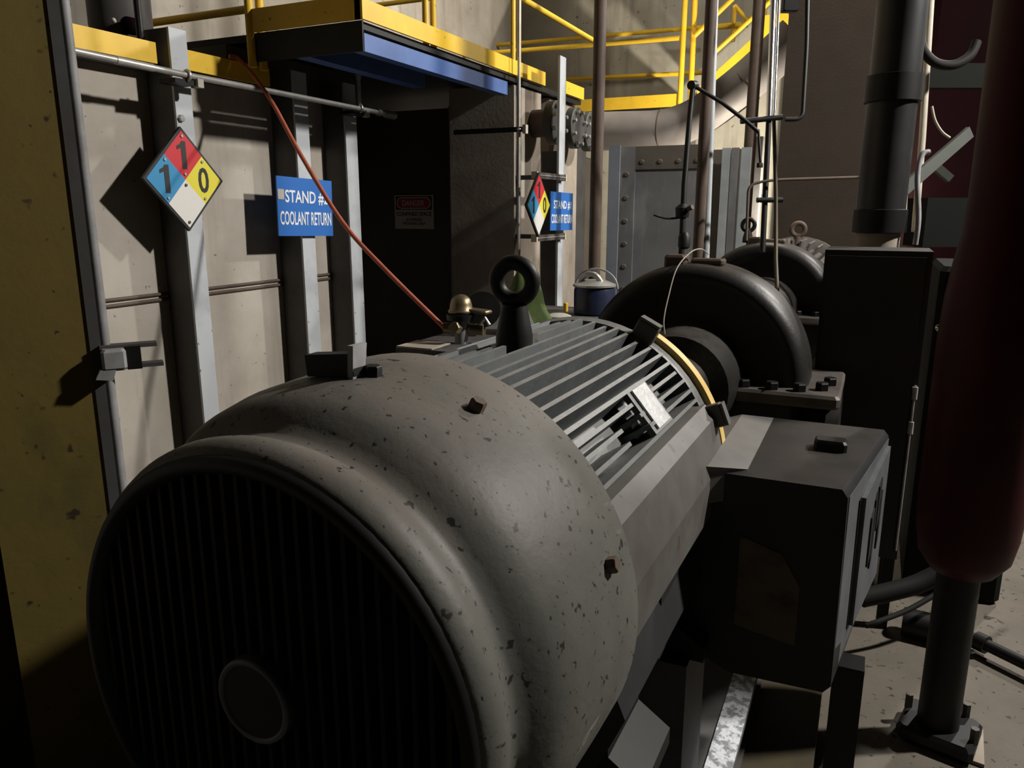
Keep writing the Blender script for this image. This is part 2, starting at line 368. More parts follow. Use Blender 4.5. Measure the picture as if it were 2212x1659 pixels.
# feet
for (l0, l1) in ((0.45, 0.62), (0.90, 1.06)):
    for sg in (-1, 1):
        MB().prism([ms(l0, sg*0.20, -0.22), ms(l0, sg*0.28, -0.10), ms(l0, sg*0.30, -0.30), ms(l0, sg*0.36, -0.34), ms(l0, sg*0.36, -0.372), ms(l0, sg*0.16, -0.372)], MA*(l1-l0)).build('foot', 'black_iron', motor, smooth=0)
MB().prism([ms(0.42, 0.18, -0.23), ms(0.42, 0.275, -0.06), ms(0.42, 0.335, -0.20), ms(0.42, 0.26, -0.372), ms(0.42, 0.16, -0.372)], MA*0.66).build('side_skirt', 'box_iron', motor, smooth=0)
# terminal box
yf = 1.56
tb = MB()
fr = [(-0.318, 0.74), (-0.280, 0.640), (-0.205, 0.606), (-0.012, 0.612), (0.002, 0.63), (-0.002, 1.045), (-0.014, 1.062), (-0.25, 1.062), (-0.300, 1.03), (-0.318, 0.98)]
bkp = [(-0.300, 0.76), (-0.26, 0.66), (-0.19, 0.63), (0.055, 0.64), (0.070, 0.66), (0.074, 1.05), (0.062, 1.064), (-0.22, 1.064), (-0.28, 1.03), (-0.300, 0.98)]
n = len(fr)
tb.add([(x, yf, z) for x, z in fr] + [(x, 2.05, z) for x, z in bkp], [tuple(range(n)), tuple(range(2*n-1, n-1, -1))] + [(i, n+i, n+(i+1) % n, (i+1) % n) for i in range(n)])
tbo = tb.build('terminal_box', 'box_iron', motor, smooth=40)
MB().prism([(0.0022, yf+0.012, 0.64), (0.0002, yf+0.012, 1.045), (0.0742, 2.045, 1.045), (0.0705, 2.045, 0.67)], (0.0012, -0.0002, 0)).build('side_lit_plate', 'box_side_lit', tbo, smooth=0)  # thin plate added to carry the painted lit tone of the side
# raised cover panel with a recessed frame on the right side
def side(u, z, off=0.0):   # point on the flared right side of the box; u along its depth
    return V((0.002 + 0.072*u + off, yf + 0.49*u, z))
MB().prism([side(0.30, 0.70), side(0.30, 1.00), side(0.96, 1.03), side(0.96, 0.69)], V((0.010, -0.0015, 0))).build('box_cover', 'box_side_lit', tbo, smooth=0)
MB().prism([side(0.255, 0.70), side(0.255, 1.00), side(0.295, 1.00), side(0.295, 0.70)], V((0.0015, -0.0002, 0))).build('cover_groove', 'grille_black', tbo, smooth=0)
for (u0, z0, u1, z1) in ((0.50, 0.80, 0.56, 0.92), (0.58, 0.78, 0.62, 0.95), (0.66, 0.86, 0.72, 0.97), (0.74, 0.80, 0.78, 0.93)):
    MB().prism([side(u0, z0, .010), side(u0, z1, .010), side(u1, z1+.015, .010), side(u1, z0+.02, .010)], V((0.004, -0.0006, 0))).build('cover_emboss', 'box_iron', tbo, smooth=0)
MB().prism([(-0.20, yf-0.001, 0.725), (-0.075, yf-0.001, 0.705), (-0.075, yf-0.001, 0.84), (-0.115, yf-0.001, 0.905), (-0.20, yf-0.001, 0.93)], (0, -0.0015, 0)).build('faded_label', 'label_faded', tbo, smooth=0)
MB().obox((-0.05, 1.83, 1.072), (1, 0, 0), (0, 1, 0), (0, 0, 1), 0.07, 0.05, 0.03, 0.006).build('hinge_lug', 'black_iron', tbo, smooth=30)
MB().prism([(-0.33, 1.47, 1.00), (-0.33, 1.47, 1.075), (-0.27, 1.52, 1.085), (-0.20, 1.60, 1.064), (-0.20, 1.60, 1.0)], (0.0, 0.45, 0.0)).build('box_neck', 'pad_paint', motor, smooth=0)
MB().box((-0.36, 1.30, 0.76), (-0.30, 1.62, 1.03)).build('neck_web', 'box_iron', motor, smooth=0)

# yellow coupling guard between motor and pump
# arc limits follow the side axis of basis(MA): angle measured from -side
GA = (math.radians(118), math.radians(170))
cg = thing('coupling_guard', 'pale yellow round coupling guard at the drive end of the grey motor', 'guard', (MC.x+MA.x*1.2, MC.y+1.2, 0.68))
MB().lathe([(1.092, 0.0), (1.092, 0.343), (1.125, 0.343), (1.13, 0.335), (1.13, 0.0)], MC, MA, 40, *GA, up=(0, 0, 1)).build('guard_flange', 'yellow_guard', cg, smooth=40)
MB().lathe([(1.10, 0.0), (1.10, 0.20), (1.36, 0.19), (1.36, 0.0)], MC, MA, 40).build('guard_shell', 'olive_steel', cg, smooth=40)
MB().box((-0.72, 1.80, 0.222), (-0.50, 1.92, 0.80)).build('guard_foot', 'yellow_guard', cg, smooth=0)

# ---------------------------------------------------------------- plinth and skid
pl = tag(MB().box((-1.04, 0.2, 0), (-0.02, 3.0, 0.10)).build('concrete_plinth', 'olive_steel', smooth=0), 'low stained plinth under the motor and near pump', 'plinth')
sk = thing('base_skid', 'steel base skid with flaking white paint under the grey motor', 'skid', (-0.6, 1.6, 0.1))
for (xa, xb) in ((-0.34, -0.20), (-1.03, -0.90)):
    xm = (xa+xb)/2
    MB().prism([(xa, 0.3, 0.10), (xb, 0.3, 0.10), (xb, 0.3, 0.112), (xm+0.01, 0.3, 0.115), (xm+0.01, 0.3, 0.205), (xb, 0.3, 0.208), (xb, 0.3, 0.22), (xa, 0.3, 0.22), (xa, 0.3, 0.208), (xm-0.01, 0.3, 0.205), (xm-0.01, 0.3, 0.115), (xa, 0.3, 0.112)], (0, 2.65, 0)).build('skid_rail', 'post_dark', sk, smooth=0)
MB().box((-0.90, 0.35, 0.12), (-0.34, 2.9, 0.215)).build('skid_deck', 'post_dark', sk, smooth=0)
MB().box((-0.268, 1.55, 0.2205), (-0.202, 2.50, 0.226)).build('flaking_paint', 'peeling', sk, smooth=0)
for l in (0.53, 0.98):
    for sg in (-1, 1):
        p = ms(l, sg*0.27, 0); MB().box((p.x-0.09, p.y-0.11, 0.22), (p.x+(0.06 if sg > 0 else 0.09), p.y+0.11, 0.650)).build('motor_riser', 'post_dark', sk, smooth=0)
MB().box((-0.95, 2.40, 0.22), (-0.22, 2.94, 0.60)).build('pump_riser', 'post_dark', sk, smooth=0)
MB().prism([(-0.42, 1.08, 0.22), (-0.30, 1.08, 0.22), (-0.345, 1.08, 0.36), (-0.40, 1.08, 0.36)], (0, 0.75, 0)).build('grout_lip', 'black_iron', sk, smooth=0)

# black square strut under the terminal box
st = thing('box_strut', 'black square steel strut standing under the black terminal box', 'strut', (0.035, 1.72, 0))
MB().box((0.003, 1.69, 0.0), (0.067, 1.754, 0.605)).build('tube', 'black_iron', st, smooth=0)
MB().box((-0.012, 1.66, 0.0), (0.10, 1.784, 0.012)).build('foot_plate', 'black_iron', st, smooth=0)

# ================================================================== PUMPS
def pump(y0, label, eye):
    xc = -0.555; zc = 1.023
    t = thing('centrifugal_pump', label, 'pump', (xc, y0+0.15, 0.62), 'split case pumps in a row')
    o = V((xc, y0, zc)); Y = V((0, 1, 0))
    R = 0.395
    MB().lathe([(0.02, 0.0), (0.02, 0.30), (0.0, 0.335), (0.005, 0.365), (0.03, 0.388), (0.07, R), (0.21, R), (0.26, 0.388), (0.285, 0.365), (0.29, 0.33), (0.27, 0.0)], o, Y, 48, 0, PI, up=(0, 0, 1)).build('upper_casing', 'pump_iron', t, smooth=60)
    MB().lathe([(-0.30, 0.0), (-0.30, 0.10), (-0.20, 0.12), (-0.18, 0.175), (-0.02, 0.195), (0.03, 0.20)], o, Y, 40).build('bearing_cover', 'pump_iron', t, smooth=50)
    MB().lathe([(0.27, 0.20), (0.45, 0.185), (0.48, 0.12), (0.58, 0.10), (0.58, 0.0)], o, Y, 32).build('rear_bearing', 'pump_iron', t, smooth=50)
    MB().obox((xc+0.02, y0+0.14, zc-0.022), (1, 0, 0), (0, 1, 0), (0, 0, 1), 0.96, 0.44, 0.044, 0.01).build('split_flange', 'pump_flange_iron', t, smooth=30)
    MB().lathe([(0.0, 0.0), (0.0, 0.34), (0.03, 0.38), (0.25, 0.38), (0.28, 0.34), (0.28, 0.0)], o - UZ*0.04, Y, 40, PI, 2*PI, up=(0, 0, 1)).build('lower_casing', 'pump_iron', t, smooth=60)
    MB().lathe([(0.0, 0.13), (0.20, 0.15), (0.21, 0.20), (0.25, 0.20)], (xc+0.25, y0+0.14, 0.80), (1, 0, 0), 28).build('suction_nozzle', 'pump_iron', t, smooth=40)
    for (bx, by) in ((0.20, -0.055), (0.29, -0.055), (0.375, -0.045), (0.44, 0.0), (0.46, 0.09), (0.12, -0.055), (-0.30, -0.055), (-0.40, -0.04)):
        MB().hexh((xc+bx, y0+by+0.01, zc), UZ, 0.022, 0.026).build('flange_bolt', 'black_iron', t)
    MB().obox((xc-0.075, y0+0.10, zc+0.395), (1, 0, 0), (0, 1, 0), UZ, 0.075, 0.08, 0.05, 0.008).build('vent_boss', 'rust_pipe', t, smooth=30)
    MB().obox((xc+0.035, y0+0.10, zc+0.398), (1, 0, 0), (0, 1, 0), UZ, 0.11, 0.07, 0.022, 0.006).build('lifting_pad', 'rust_pipe', t, smooth=30)
    if eye:
        e = MB().lathe([(0, 0.03), (0.03, 0.028), (0.07, 0.018)], (xc-0.125, y0+0.14, zc+0.385), UZ, 14).build('eye_bolt', 'black_iron', t)
        MB().torus((xc-0.125, y0+0.14, zc+0.485), (-0.2, 1, 0), 0.034, 0.012, 24, 10).build('eye_ring', 'black_iron', e, smooth=80)
    return t
pump(2.62, 'near black split case pump with domed casing behind the grey motor', False)
pump(4.55, 'farther black split case pump with an eye bolt on its dome', True)
sk2 = tag(MB().box((-1.05, 4.32, 0), (-0.05, 6.2, 0.60)).build('concrete_plinth', 'pier_concrete', smooth=0), 'concrete plinth under the farther black pump', 'plinth')

# motor of the farther pump
m2 = thing('electric_motor', 'far small view of a finned motor behind the farther black pump', 'motor', (-0.5, 5.7, 0.60))
c2 = V((-0.50, 5.35, 1.04))
MB().lathe([(0, 0.25), (0.02, 0.30), (0.5, 0.30), (0.52, 0.25)], c2, (0, 1, 0), 40).build('frame', 'pump_flange_iron', m2)
MB().lathe([(0.52, 0.30), (0.55, 0.37), (0.75, 0.36), (0.80, 0.30)], c2, (0, 1, 0), 40).build('fan_shroud', 'pad_paint', m2)
for i in range(19):
    a = math.radians(8 + i*9.1); d = V((math.cos(a), 0, math.sin(a))); tt = V((-math.sin(a), 0, math.cos(a)))
    MB().prism([c2 + d*0.295 - tt*0.007, c2 + d*0.295 + tt*0.007, c2 + d*0.36 + tt*0.005, c2 + d*0.36 - tt*0.005], (0, 0.5, 0)).build('cooling_fin', 'pad_paint', m2, smooth=0)
e = MB().lathe([(0, 0.035), (0.08, 0.022)], c2 + V((0.02, 0.2, 0.30)), UZ, 14).build('eye_bolt', 'rust_pipe', m2)
MB().torus(c2 + V((0.02, 0.2, 0.425)), (-0.15, 1, 0), 0.042, 0.016, 24, 10).build('eye_ring', 'rust_pipe', e, smooth=80)
MB().box((-0.78, 5.4, 0.60), (-0.22, 5.9, 0.80)).build('foot', 'pump_flange_iron', m2, smooth=0)

# wire loop draped over the near pump, and the sensor rod
tag(MB().tube(spline([aD(1530, 549, 2.70), aD(1515, 538, 2.66), aD(1492, 545, 2.55), aD(1462, 580, 2.46), aD(1444, 640, 2.42), aD(1434, 690, 2.40), aD(1436, 722, 2.40)]), 0.0022, 8).build('bare_wire', 'white_pipe'),
    'thin pale wire looped over the top of the near pump', 'wire')

# ================================================================== LEFT SIDE: YELLOW COLUMN
cr = V((-1.531, 1.130, 0)); cn = V((0.805, -0.594, 0)); ct = V((0.594, 0.805, 0))
yc = thing('steel_column', 'stained olive yellow steel column at the left edge of the picture', 'column', (cr - ct*0.15 - cn*0.1))
def colbox(s0, s1, d0, d1, z0, z1):
    P = [cr - ct*s1 - cn*d0, cr - ct*s0 - cn*d0, cr - ct*s0 - cn*d1, cr - ct*s1 - cn*d1]
    return MB().prism([p + UZ*z0 for p in P], UZ*(z1-z0))
colbox(0.0, 0.245, 0.0, 0.022, 0, 6.6).build('front_flange', 'column_yellow', yc, smooth=0)
colbox(0.14, 0.17, 0.022, 0.26, 0, 6.6).build('web', 'column_yellow', yc, smooth=0)
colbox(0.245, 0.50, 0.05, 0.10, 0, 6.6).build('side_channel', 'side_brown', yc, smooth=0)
colbox(0.06, 0.245, 0.26, 0.282, 0, 6.6).build('rear_flange', 'column_yellow', yc, smooth=0)
e0 = cr - cn*0.006 + ct*0.004
MB().tube([e0, e0 + UZ*6.6], 0.011, 14).build('edge_bar', 'bare_steel', yc, smooth=60)
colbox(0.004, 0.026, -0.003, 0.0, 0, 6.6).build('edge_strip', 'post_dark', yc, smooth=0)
bc = thing('beam_clamp', 'grey beam clamp gripping the right edge of the yellow column', 'clamp', V((cr.x, cr.y, 1.24)))
pB = cr + UZ*1.275
MB().obox(pB + ct*0.018 + cn*0.012, ct, cn, UZ, 0.05, 0.05, 0.048, 0.006).build('clamp_body', 'bare_steel', bc, smooth=30)
MB().obox(pB + ct*0.058, ct, cn, UZ, 0.03, 0.04, 0.052).build('jaw', 'black_iron', bc, smooth=0)
MB().obox(pB + ct*0.05 + UZ*0.026, ct, cn, UZ, 0.115, 0.03, 0.009).build('upper_prong', 'post_dark', bc, smooth=0)
MB().obox(pB + ct*0.075 - UZ*0.020, ct, cn, UZ, 0.085, 0.03, 0.009).build('lower_prong', 'post_dark', bc, smooth=0)
MB().prism([pB - ct*0.012 + cn*0.035 - UZ*0.02, pB + ct*0.02 + cn*0.035 - UZ*0.02, pB + ct*0.012 + cn*0.035 - UZ*0.045, pB - ct*0.022 + cn*0.035 - UZ*0.040], -cn*0.03).build('set_screw_ear', 'bare_steel', bc, smooth=0)

# ================================================================== WALL POSTS
def post(y0, w, z1, label, xf=-2.40, xb=-2.54, z0=0.0):
    t = thing('steel_post', label, 'post', ((xf+xb)/2, y0 + w/2, z0), 'grey steel wall posts')
    MB().box((xf-0.010, y0, z0), (xf, y0+w, z1)).build('front_flange', 'post_grey', t, smooth=0)
    MB().box((xb, y0+0.004, z0), (xf-0.010, y0+0.016, z1)).build('web', 'post_dark', t, smooth=0)  # web and rear flange darker than the front: shade put into the colour
    MB().box((xb, y0+0.016, z0), (xb+0.010, y0+w, z1)).build('rear_flange', 'post_dark', t, smooth=0)
    return t
pa = post(2.182, 0.080, 2.245, 'grey steel post behind the near hazard diamond')
post(2.842, 0.090, 2.195, 'grey steel post carrying the blue sign of stand 2')
post(3.205, 0.092, 2.195, 'grey steel post right of the blue sign of stand 2')
MB().hexh((-2.40, 2.20, 1.93), (1, 0, 0), 0.014, 0.012).build('bolt', 'galvanised', pa)
MB().hexh((-2.40, 2.255, 2.09), (1, 0, 0), 0.006, 0.01).build('bolt', 'galvanised', pa)
# recess behind the platform: dark end panel and post
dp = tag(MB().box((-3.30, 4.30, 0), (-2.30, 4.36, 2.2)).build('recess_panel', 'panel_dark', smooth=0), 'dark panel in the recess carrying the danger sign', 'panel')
pd = thing('steel_post', 'slim grey post right of the danger sign', 'post', (-2.36, 4.25, 0), 'grey steel wall posts')
MB().box((-2.40, 4.22, 0), (-2.30, 4.232, 2.2)).build('web', 'steel_blue_grey', pd, smooth=0)
MB().box((-2.305, 4.232, 0), (-2.297, 4.30, 2.2)).build('front_flange', 'panel_olive', pd, smooth=0)

# pier of stand 1
pr = tag(MB().box((-2.29, 4.04, 0), (-1.88, 4.42, 2.265)).build('concrete_pier', 'pier_concrete', smooth=0), 'tan stained concrete pier below the platform with pipe stubs', 'pier')
pn = tag(MB().box((-2.30, 4.42, 0), (-2.02, 4.60, 2.265)).build('recess_panel', 'panel_olive', smooth=0), 'dark olive recessed panel between pier and grey post', 'panel')
p1 = thing('steel_post', 'tall grey post under the blind flanges by the sign of stand 1', 'post', (-1.70, 4.1, 0), 'grey steel wall posts')
MB().box((-1.675, 4.172, 0), (-1.662, 4.262, 2.42)).build('front_flange', 'post_grey', p1, smooth=0)
MB().box((-1.78, 4.20, 0), (-1.675, 4.212, 1.92)).build('web', 'post_dark', p1, smooth=0)  # dark like the other post webs, shade painted in
tag(MB().box((-2.30, 4.60, 0), (-1.90, 5.10, 2.265)).build('concrete_pier', 'pier_concrete', smooth=0), 'pale pier right of the grey post behind the sign of stand 1', 'pier')
tag(MB().box((-2.35, 5.10, 0), (-2.05, 5.70, 2.20)).build('steel_pier', 'post_dark', smooth=0), 'dark steel pier behind the far row of blind flanges', 'pier')

# ================================================================== SIGNS
XR, ZU = V((0, 1, 0)), V((0, 0, 1))
def diamond(c, half_w, half_h, label, rivets=True, digits=True):
    c = V(c); t = thing('hazard_diamond', label, 'sign', c - ZU*half_h)
    X = V((1, 0, 0))
    def q(u, v): return c + XR*(u*half_w) + ZU*(v*half_h)
    MB().prism([q(0, 1), q(1, 0), q(0, -1), q(-1, 0)], -X*0.012).build('backing', 'sign_black', t, smooth=0)
    g = 0.035
    def cell(cu, cv, mat, nm):
        s = 0.5 - g
        MB().prism([q(cu, cv+s) + X*0.0002, q(cu+s, cv) + X*0.0002, q(cu, cv-s) + X*0.0002, q(cu-s, cv) + X*0.0002], X*0.0015).build(nm, mat, t, smooth=0)
    s0 = 0.465
    cell(0, s0, 'sign_red', 'red_cell'); cell(-s0, 0, 'sign_cyan', 'blue_cell'); cell(s0, 0, 'sign_yellow', 'yellow_cell'); cell(0, -s0, 'sign_white', 'white_cell')
    for (cu, cv, b) in ((0, s0, '1'), (-s0, 0, '1'), (s0, 0, '0')):
        if b == '1':
            k = half_w; o_ = q(cu, cv) + X*0.0018
            MB().prism([o_ + XR*(u*k) + ZU*(v*k) for (u, v) in ((-.045, -.27), (.075, -.27), (.075, .27), (-.02, .27), (-.06, .215), (-.15, .17), (-.15, .10), (-.045, .135))], X*0.0008).build('digit', 'sign_black', t, smooth=0)
            continue
        text(b, q(cu, cv) + X*0.002, XR, ZU, half_h*0.50, half_w*0.27, 'sign_black', t, 'digit', 0.015)
    if rivets:
        for (cu, cv) in ((0, s0), (-s0, 0), (s0, 0), (0, -s0)):
            for sg in (-1, 1):
                MB().hexh(q(cu, cv+sg*0.36) + X*0.0015, X, 0.006, 0.004).build('screw', 'galvanised' if cv >= 0 else 'rust_pipe', t)
    return t
diamond(aX(400, 388, -2.375), 0.187, 0.190, 'near hazard diamond in red, blue, yellow and white on the left post')
d2 = diamond(aX(1164, 443, -1.61), 0.157, 0.164, 'far hazard diamond in red, blue, yellow and white beside the sign of stand 1', rivets=False)

def stand_sign(y0, y1, z0, z1, X, num, label, tilt=0.0, sticker=True):
    t = thing('coolant_sign', label, 'sign', (X, (y0+y1)/2, z0))
    w, h = y1-y0, z1-z0; c = V((X, (y0+y1)/2, (z0+z1)/2)); r = (XR + ZU*tilt).normalized(); u = V((1, 0, 0)).cross(r)
    MB().obox(c - V((0.003, 0, 0)), r, u, (1, 0, 0), w, h, 0.006).build('panel', 'sign_blue', t, smooth=0)
    cc = c + V((0.0008, 0, 0))
    text('STAND #%s' % num, cc + u*h*0.165 + r*w*0.02, r, u, h*0.235, w*0.78, 'sign_text', t, 'lettering', 0.018)
    text('COOLANT RETURN', cc - u*h*0.195 + r*w*0.0, r, u, h*0.235, w*0.93, 'sign_text', t, 'lettering', 0.018)
    if sticker: MB().obox(cc + u*h*0.20 - r*w*0.44, r, u, (1, 0, 0), w*0.105, h*0.17, 0.003).build('sticker', 'white_cloth', t, smooth=0)
    return t
s2a, s2b = aX(600, 452, -2.38), aX(718, 452, -2.38)
stand_sign(s2a.y, s2b.y, 1.478, 1.735, -2.38, '2', 'blue coolant return sign of the second stand, crossed by the red hose', -0.03)
s1a, s1b = aX(1189, 462, -1.625), aX(1237, 462, -1.625)
stand_sign(s1a.y, s1b.y, 1.481, 1.690, -1.625, '1', 'blue coolant return sign of the first stand, beside the far hazard diamond', -0.015, False)
# strut channels that carry the far signs
for i, z in enumerate((1.772, 1.446)):
    t = thing('strut_channel', ['upper strut channel behind the far hazard diamond', 'lower strut channel below the far hazard diamond'][i], 'bracket', (-1.645, 4.0, z-0.02))
    MB().box((-1.66, 3.80, z-0.016), (-1.635, 4.20, z+0.016)).build('channel', 'pump_flange_iron', t, smooth=0)
    MB().box((-1.635, 3.80, z-0.002), (-1.631, 4.20, z+0.004)).build('lip', 'galvanised', t, smooth=0)
    for yy in (3.786, 4.20): MB().box((-1.662, yy, z-0.018), (-1.629, yy+0.014, z+0.018)).build('end_cap', 'plate_clear', t, smooth=0)
    MB().box((-1.88, 4.06, z-0.012), (-1.66, 4.09, z+0.012)).build('stand_off', 'pump_flange_iron', t, smooth=0)
# danger sign faces the camera side
dt = thing('danger_sign', 'white DANGER sign with red and black header on the dark recess panel', 'sign', (-2.705, 4.295, 1.475))
c = V((-2.705, 4.294, 1.580)); Xr = V((1, 0, 0)); yo = V((0, -1, 0))
MB().obox(c, Xr, ZU, yo, 0.292, 0.212, 0.008).build('panel', 'sign_white', dt, smooth=0)
MB().obox(c + yo*0.005 + ZU*0.056, Xr, ZU, yo, 0.270, 0.084, 0.002).build('header', 'sign_black', dt, smooth=0)
def oval(w, h, off, mat, nm):
    P = []
    for k in range(28):
        a = 2*PI*k/28; sx = (w-h)/2*(1 if math.cos(a) > 0 else -1); P.append(c + ZU*(0.056 + math.sin(a)*h/2) + Xr*(sx + math.cos(a)*h/2) + yo*off)
    MB().prism(P, yo*0.001).build(nm, mat, dt, smooth=0)
oval(0.256, 0.074, 0.006, 'sign_white', 'header_oval'); oval(0.240, 0.060, 0.007, 'sign_red', 'header_field')
text('DANGER', c + yo*0.0082 + ZU*0.056, Xr, ZU, 0.036, 0.165, 'sign_white', dt, 'lettering', 0.02)
text('CONFINED SPACE', c + yo*0.0042 - ZU*0.012, Xr, ZU, 0.026, 0.262, 'sign_black', dt, 'lettering', 0.015)
text('AUTHORIZED', c + yo*0.0042 - ZU*0.047, Xr, ZU, 0.018, 0.12, 'sign_black', dt, 'lettering', 0.01)
text('PERSONNEL ONLY', c + yo*0.0042 - ZU*0.072, Xr, ZU, 0.018, 0.17, 'sign_black', dt, 'lettering', 0.01)

# ================================================================== LEFT UPPER DECK AND ACCESS PLATFORM
ud = tag(MB().box((-4.40, -2.0, 2.10), (-2.47, 2.60, 2.13)).build('deck_slab', 'post_dark', smooth=0), 'dark deck slab above the left concrete wall', 'deck')
for (ya, yb, lb) in ((0.9, 2.16, 'yellow kick board left of the near hazard diamond post'), (2.262, 2.748, 'yellow kick board with the red hose passing over it')):
    tag(MB().box((-2.458, ya, 2.118), (-2.446, yb, 2.191)).build('kick_board', 'yellow_paint', smooth=0), lb, 'kick board')
pf = thing('access_platform', 'blue framed access platform with yellow kick boards and rails', 'platform', (-2.1, 3.8, 2.19))
MB().box((-1.855, 2.612, 2.19), (-1.848, 3.89, 2.256)).build('side_beam', 'blue_paint', pf, smooth=0)
MB().box((-1.90, 2.612, 2.19), (-1.855, 3.89, 2.198)).build('beam_flange', 'blue_paint', pf, smooth=0)
MB().box((-2.40, 2.604, 2.19), (-1.85, 2.612, 2.30)).build('end_beam_shaded', 'black_iron', pf, smooth=0)  # unlit end of the blue frame, its shade painted as black
MB().box((-2.22, 2.612, 2.20), (-2.15, 3.55, 2.27)).build('joist', 'blue_paint', pf, smooth=0)
MB().box((-4.39, 2.612, 2.272), (-1.86, 5.05, 2.30)).build('grating', 'black_iron', pf, smooth=0)
MB().box((-1.850, 2.595, 2.302), (-1.840, 4.39, 2.376)).build('kick_board', 'yellow_paint', pf, smooth=0)
MB().box((-1.850, 4.72, 2.302), (-1.840, 5.05, 2.376)).build('kick_board', 'yellow_paint', pf, smooth=0)
MB().box((-2.40, 2.595, 2.302), (-1.850, 2.605, 2.39)).build('kick_board', 'yellow_paint', pf, smooth=0)
MB().box((-1.876, 2.595, 2.302), (-1.850, 2.60, 2.50)).build('corner_post', 'yellow_paint', pf, smooth=0)
for yy in (3.10, 3.165, 4.00, 4.075): MB().tube([(-1.868, yy, 2.30), (-1.868, yy, 3.3)], 0.014, 12).build('rail_post', 'yellow_paint', pf, smooth=60)
for yy in (2.60, 2.68): MB().tube([(-2.40 - (yy-2.6)*0.2, yy, 2.17), (-2.40 - (yy-2.6)*0.2, yy, 3.3)], 0.018, 12).build('rail_post', 'yellow_paint', pf, smooth=60)
MB().tube([(-1.868, 4.075, 2.713), (-1.868, 5.30, 2.713)], 0.017, 12).build('mid_rail', 'yellow_paint', pf, smooth=60)
MB().tube([(-1.868, 3.165, 2.713), (-1.868, 4.00, 2.713)], 0.017, 12).build('mid_rail', 'yellow_paint', pf, smooth=60)
MB().tube([(-3.02, 2.6, 2.392), (-2.40, 2.6, 2.392)], 0.016, 12).build('end_rail', 'yellow_paint', pf, smooth=60)
MB().tube([(-4.40, 5.0, 3.03), (-1.868, 5.0, 3.03)], 0.017, 12).build('cross_rail', 'yellow_paint', pf, smooth=60)
# deck clutter at top left
vz = thing('deck_vessel', 'dark rounded vessel on the deck above the left kick board', 'vessel', (-2.72, 1.98, 2.13))
dv0 = aD(258, 20, 3.05)
MB().lathe([(0, 0.02), (0.008, 0.07), (0.04, 0.105), (0.10, 0.118), (0.6, 0.118), (0.66, 0.09), (0.70, 0.03)], (dv0.x, dv0.y, 2.205), UZ, 28).build('shell', 'post_dark', vz, smooth=50)
MB().box((dv0.x-0.07, dv0.y-0.07, 2.13), (dv0.x+0.07, dv0.y+0.07, 2.235)).build('saddle', 'black_iron', vz, smooth=0)
k0 = aD(272, 54, 2.92); MB().lathe([(0, 0.02), (0.01, 0.032), (0.05, 0.032), (0.06, 0.02)], k0, (-0.3, 0.9, 0.1), 16).build('valve_cap', 'deep_red', vz, smooth=50)
k0 = aD(247, 47, 2.90); MB().lathe([(0, 0.004), (0.005, 0.009), (0.014, 0.009), (0.02, 0.004)], k0, (0.5, -0.6, 0.2), 14).build('bright_knob', 'white_cloth', vz, smooth=60)
tag(MB().tube([(-2.52, 2.16, 2.20), (-2.52, 2.16, 3.2)], 0.013, 10).build('black_conduit', 'black_iron'), 'black vertical conduit rising behind the near post top', 'conduit')
tag(MB().tube([(-2.95, 2.45, 2.13), (-2.95, 2.45, 3.2)], 0.012, 10).build('rail_stanchion', 'yellow_paint'), 'thin yellow stanchion at the top left deck', 'stanchion')

# galvanised conduit along the posts
cdt = thing('conduit_run', 'galvanised conduit running along the grey wall posts', 'conduit', (-2.32, 2.6, 2.05))
pts = [aX(150, 108, -2.31), aX(410, 164, -2.31), aX(600, 200, -2.31), aX(838, 247, -2.31)]
MB().tube(pts, 0.0115, 12).build('pipe', 'galvanised', cdt, smooth=60)
MB().tube([aX(250, 130, -2.31), aX(330, 147, -2.31)], 0.0135, 12).build('coupling', 'galvanised', cdt, smooth=60)
e1 = aX(832, 246, -2.31); e2 = aX(852, 250, -2.31)
MB().cyl(e1, e2, 0.019, n=10).build('end_fitting', 'galvanised', cdt)
MB().cyl(aX(815, 242, -2.31), aX(821, 243.5, -2.31), 0.017, n=10).build('lock_ring', 'galvanised', cdt)
for (px, py) in ((404, 163), (777, 234)):
    q = aX(px, py, -2.31)
    MB().obox(q + V((-0.04, -0.005, -0.022)), (1, 0, 0), (0, 1, 0), UZ, 0.08, 0.10, 0.016).build('strut_bracket', 'black_iron', cdt, smooth=0)
    MB().torus(q, (0, 1, 0), 0.017, 0.006, 16, 6).build('pipe_clamp', 'galvanised', cdt, smooth=60)
    MB().box((q.x-0.012, q.y+0.035, q.z-0.036), (q.x+0.014, q.y+0.062, q.z-0.006)).build('strut_cap', 'white_cloth', cdt, smooth=0)
q = aX(777, 234, -2.31); MB().cyl(q, q + UZ*0.14, 0.010, n=10).build('riser', 'galvanised', cdt)
MB().lathe([(0, 0.012), (0.02, 0.016), (0.045, 0.012)], q + UZ*0.13, UZ, 10).build('riser_cap', 'galvanised', cdt)

# red air hose from the deck down to the regulator
hp = [aX(495, 122, -2.44), aX(515, 128, -2.42), aX(548, 165, -2.34), aX(590, 225, -2.22), aX(650, 335, -2.02), aX(740, 480, -1.80), aX(830, 580, -1.60), aX(960, 708, -1.36)]
tag(MB().tube(spline(hp, 8), 0.0085, 10).build('air_hose', 'hose_red', smooth=80), 'red air hose slanting from the deck down behind the motor', 'hose')

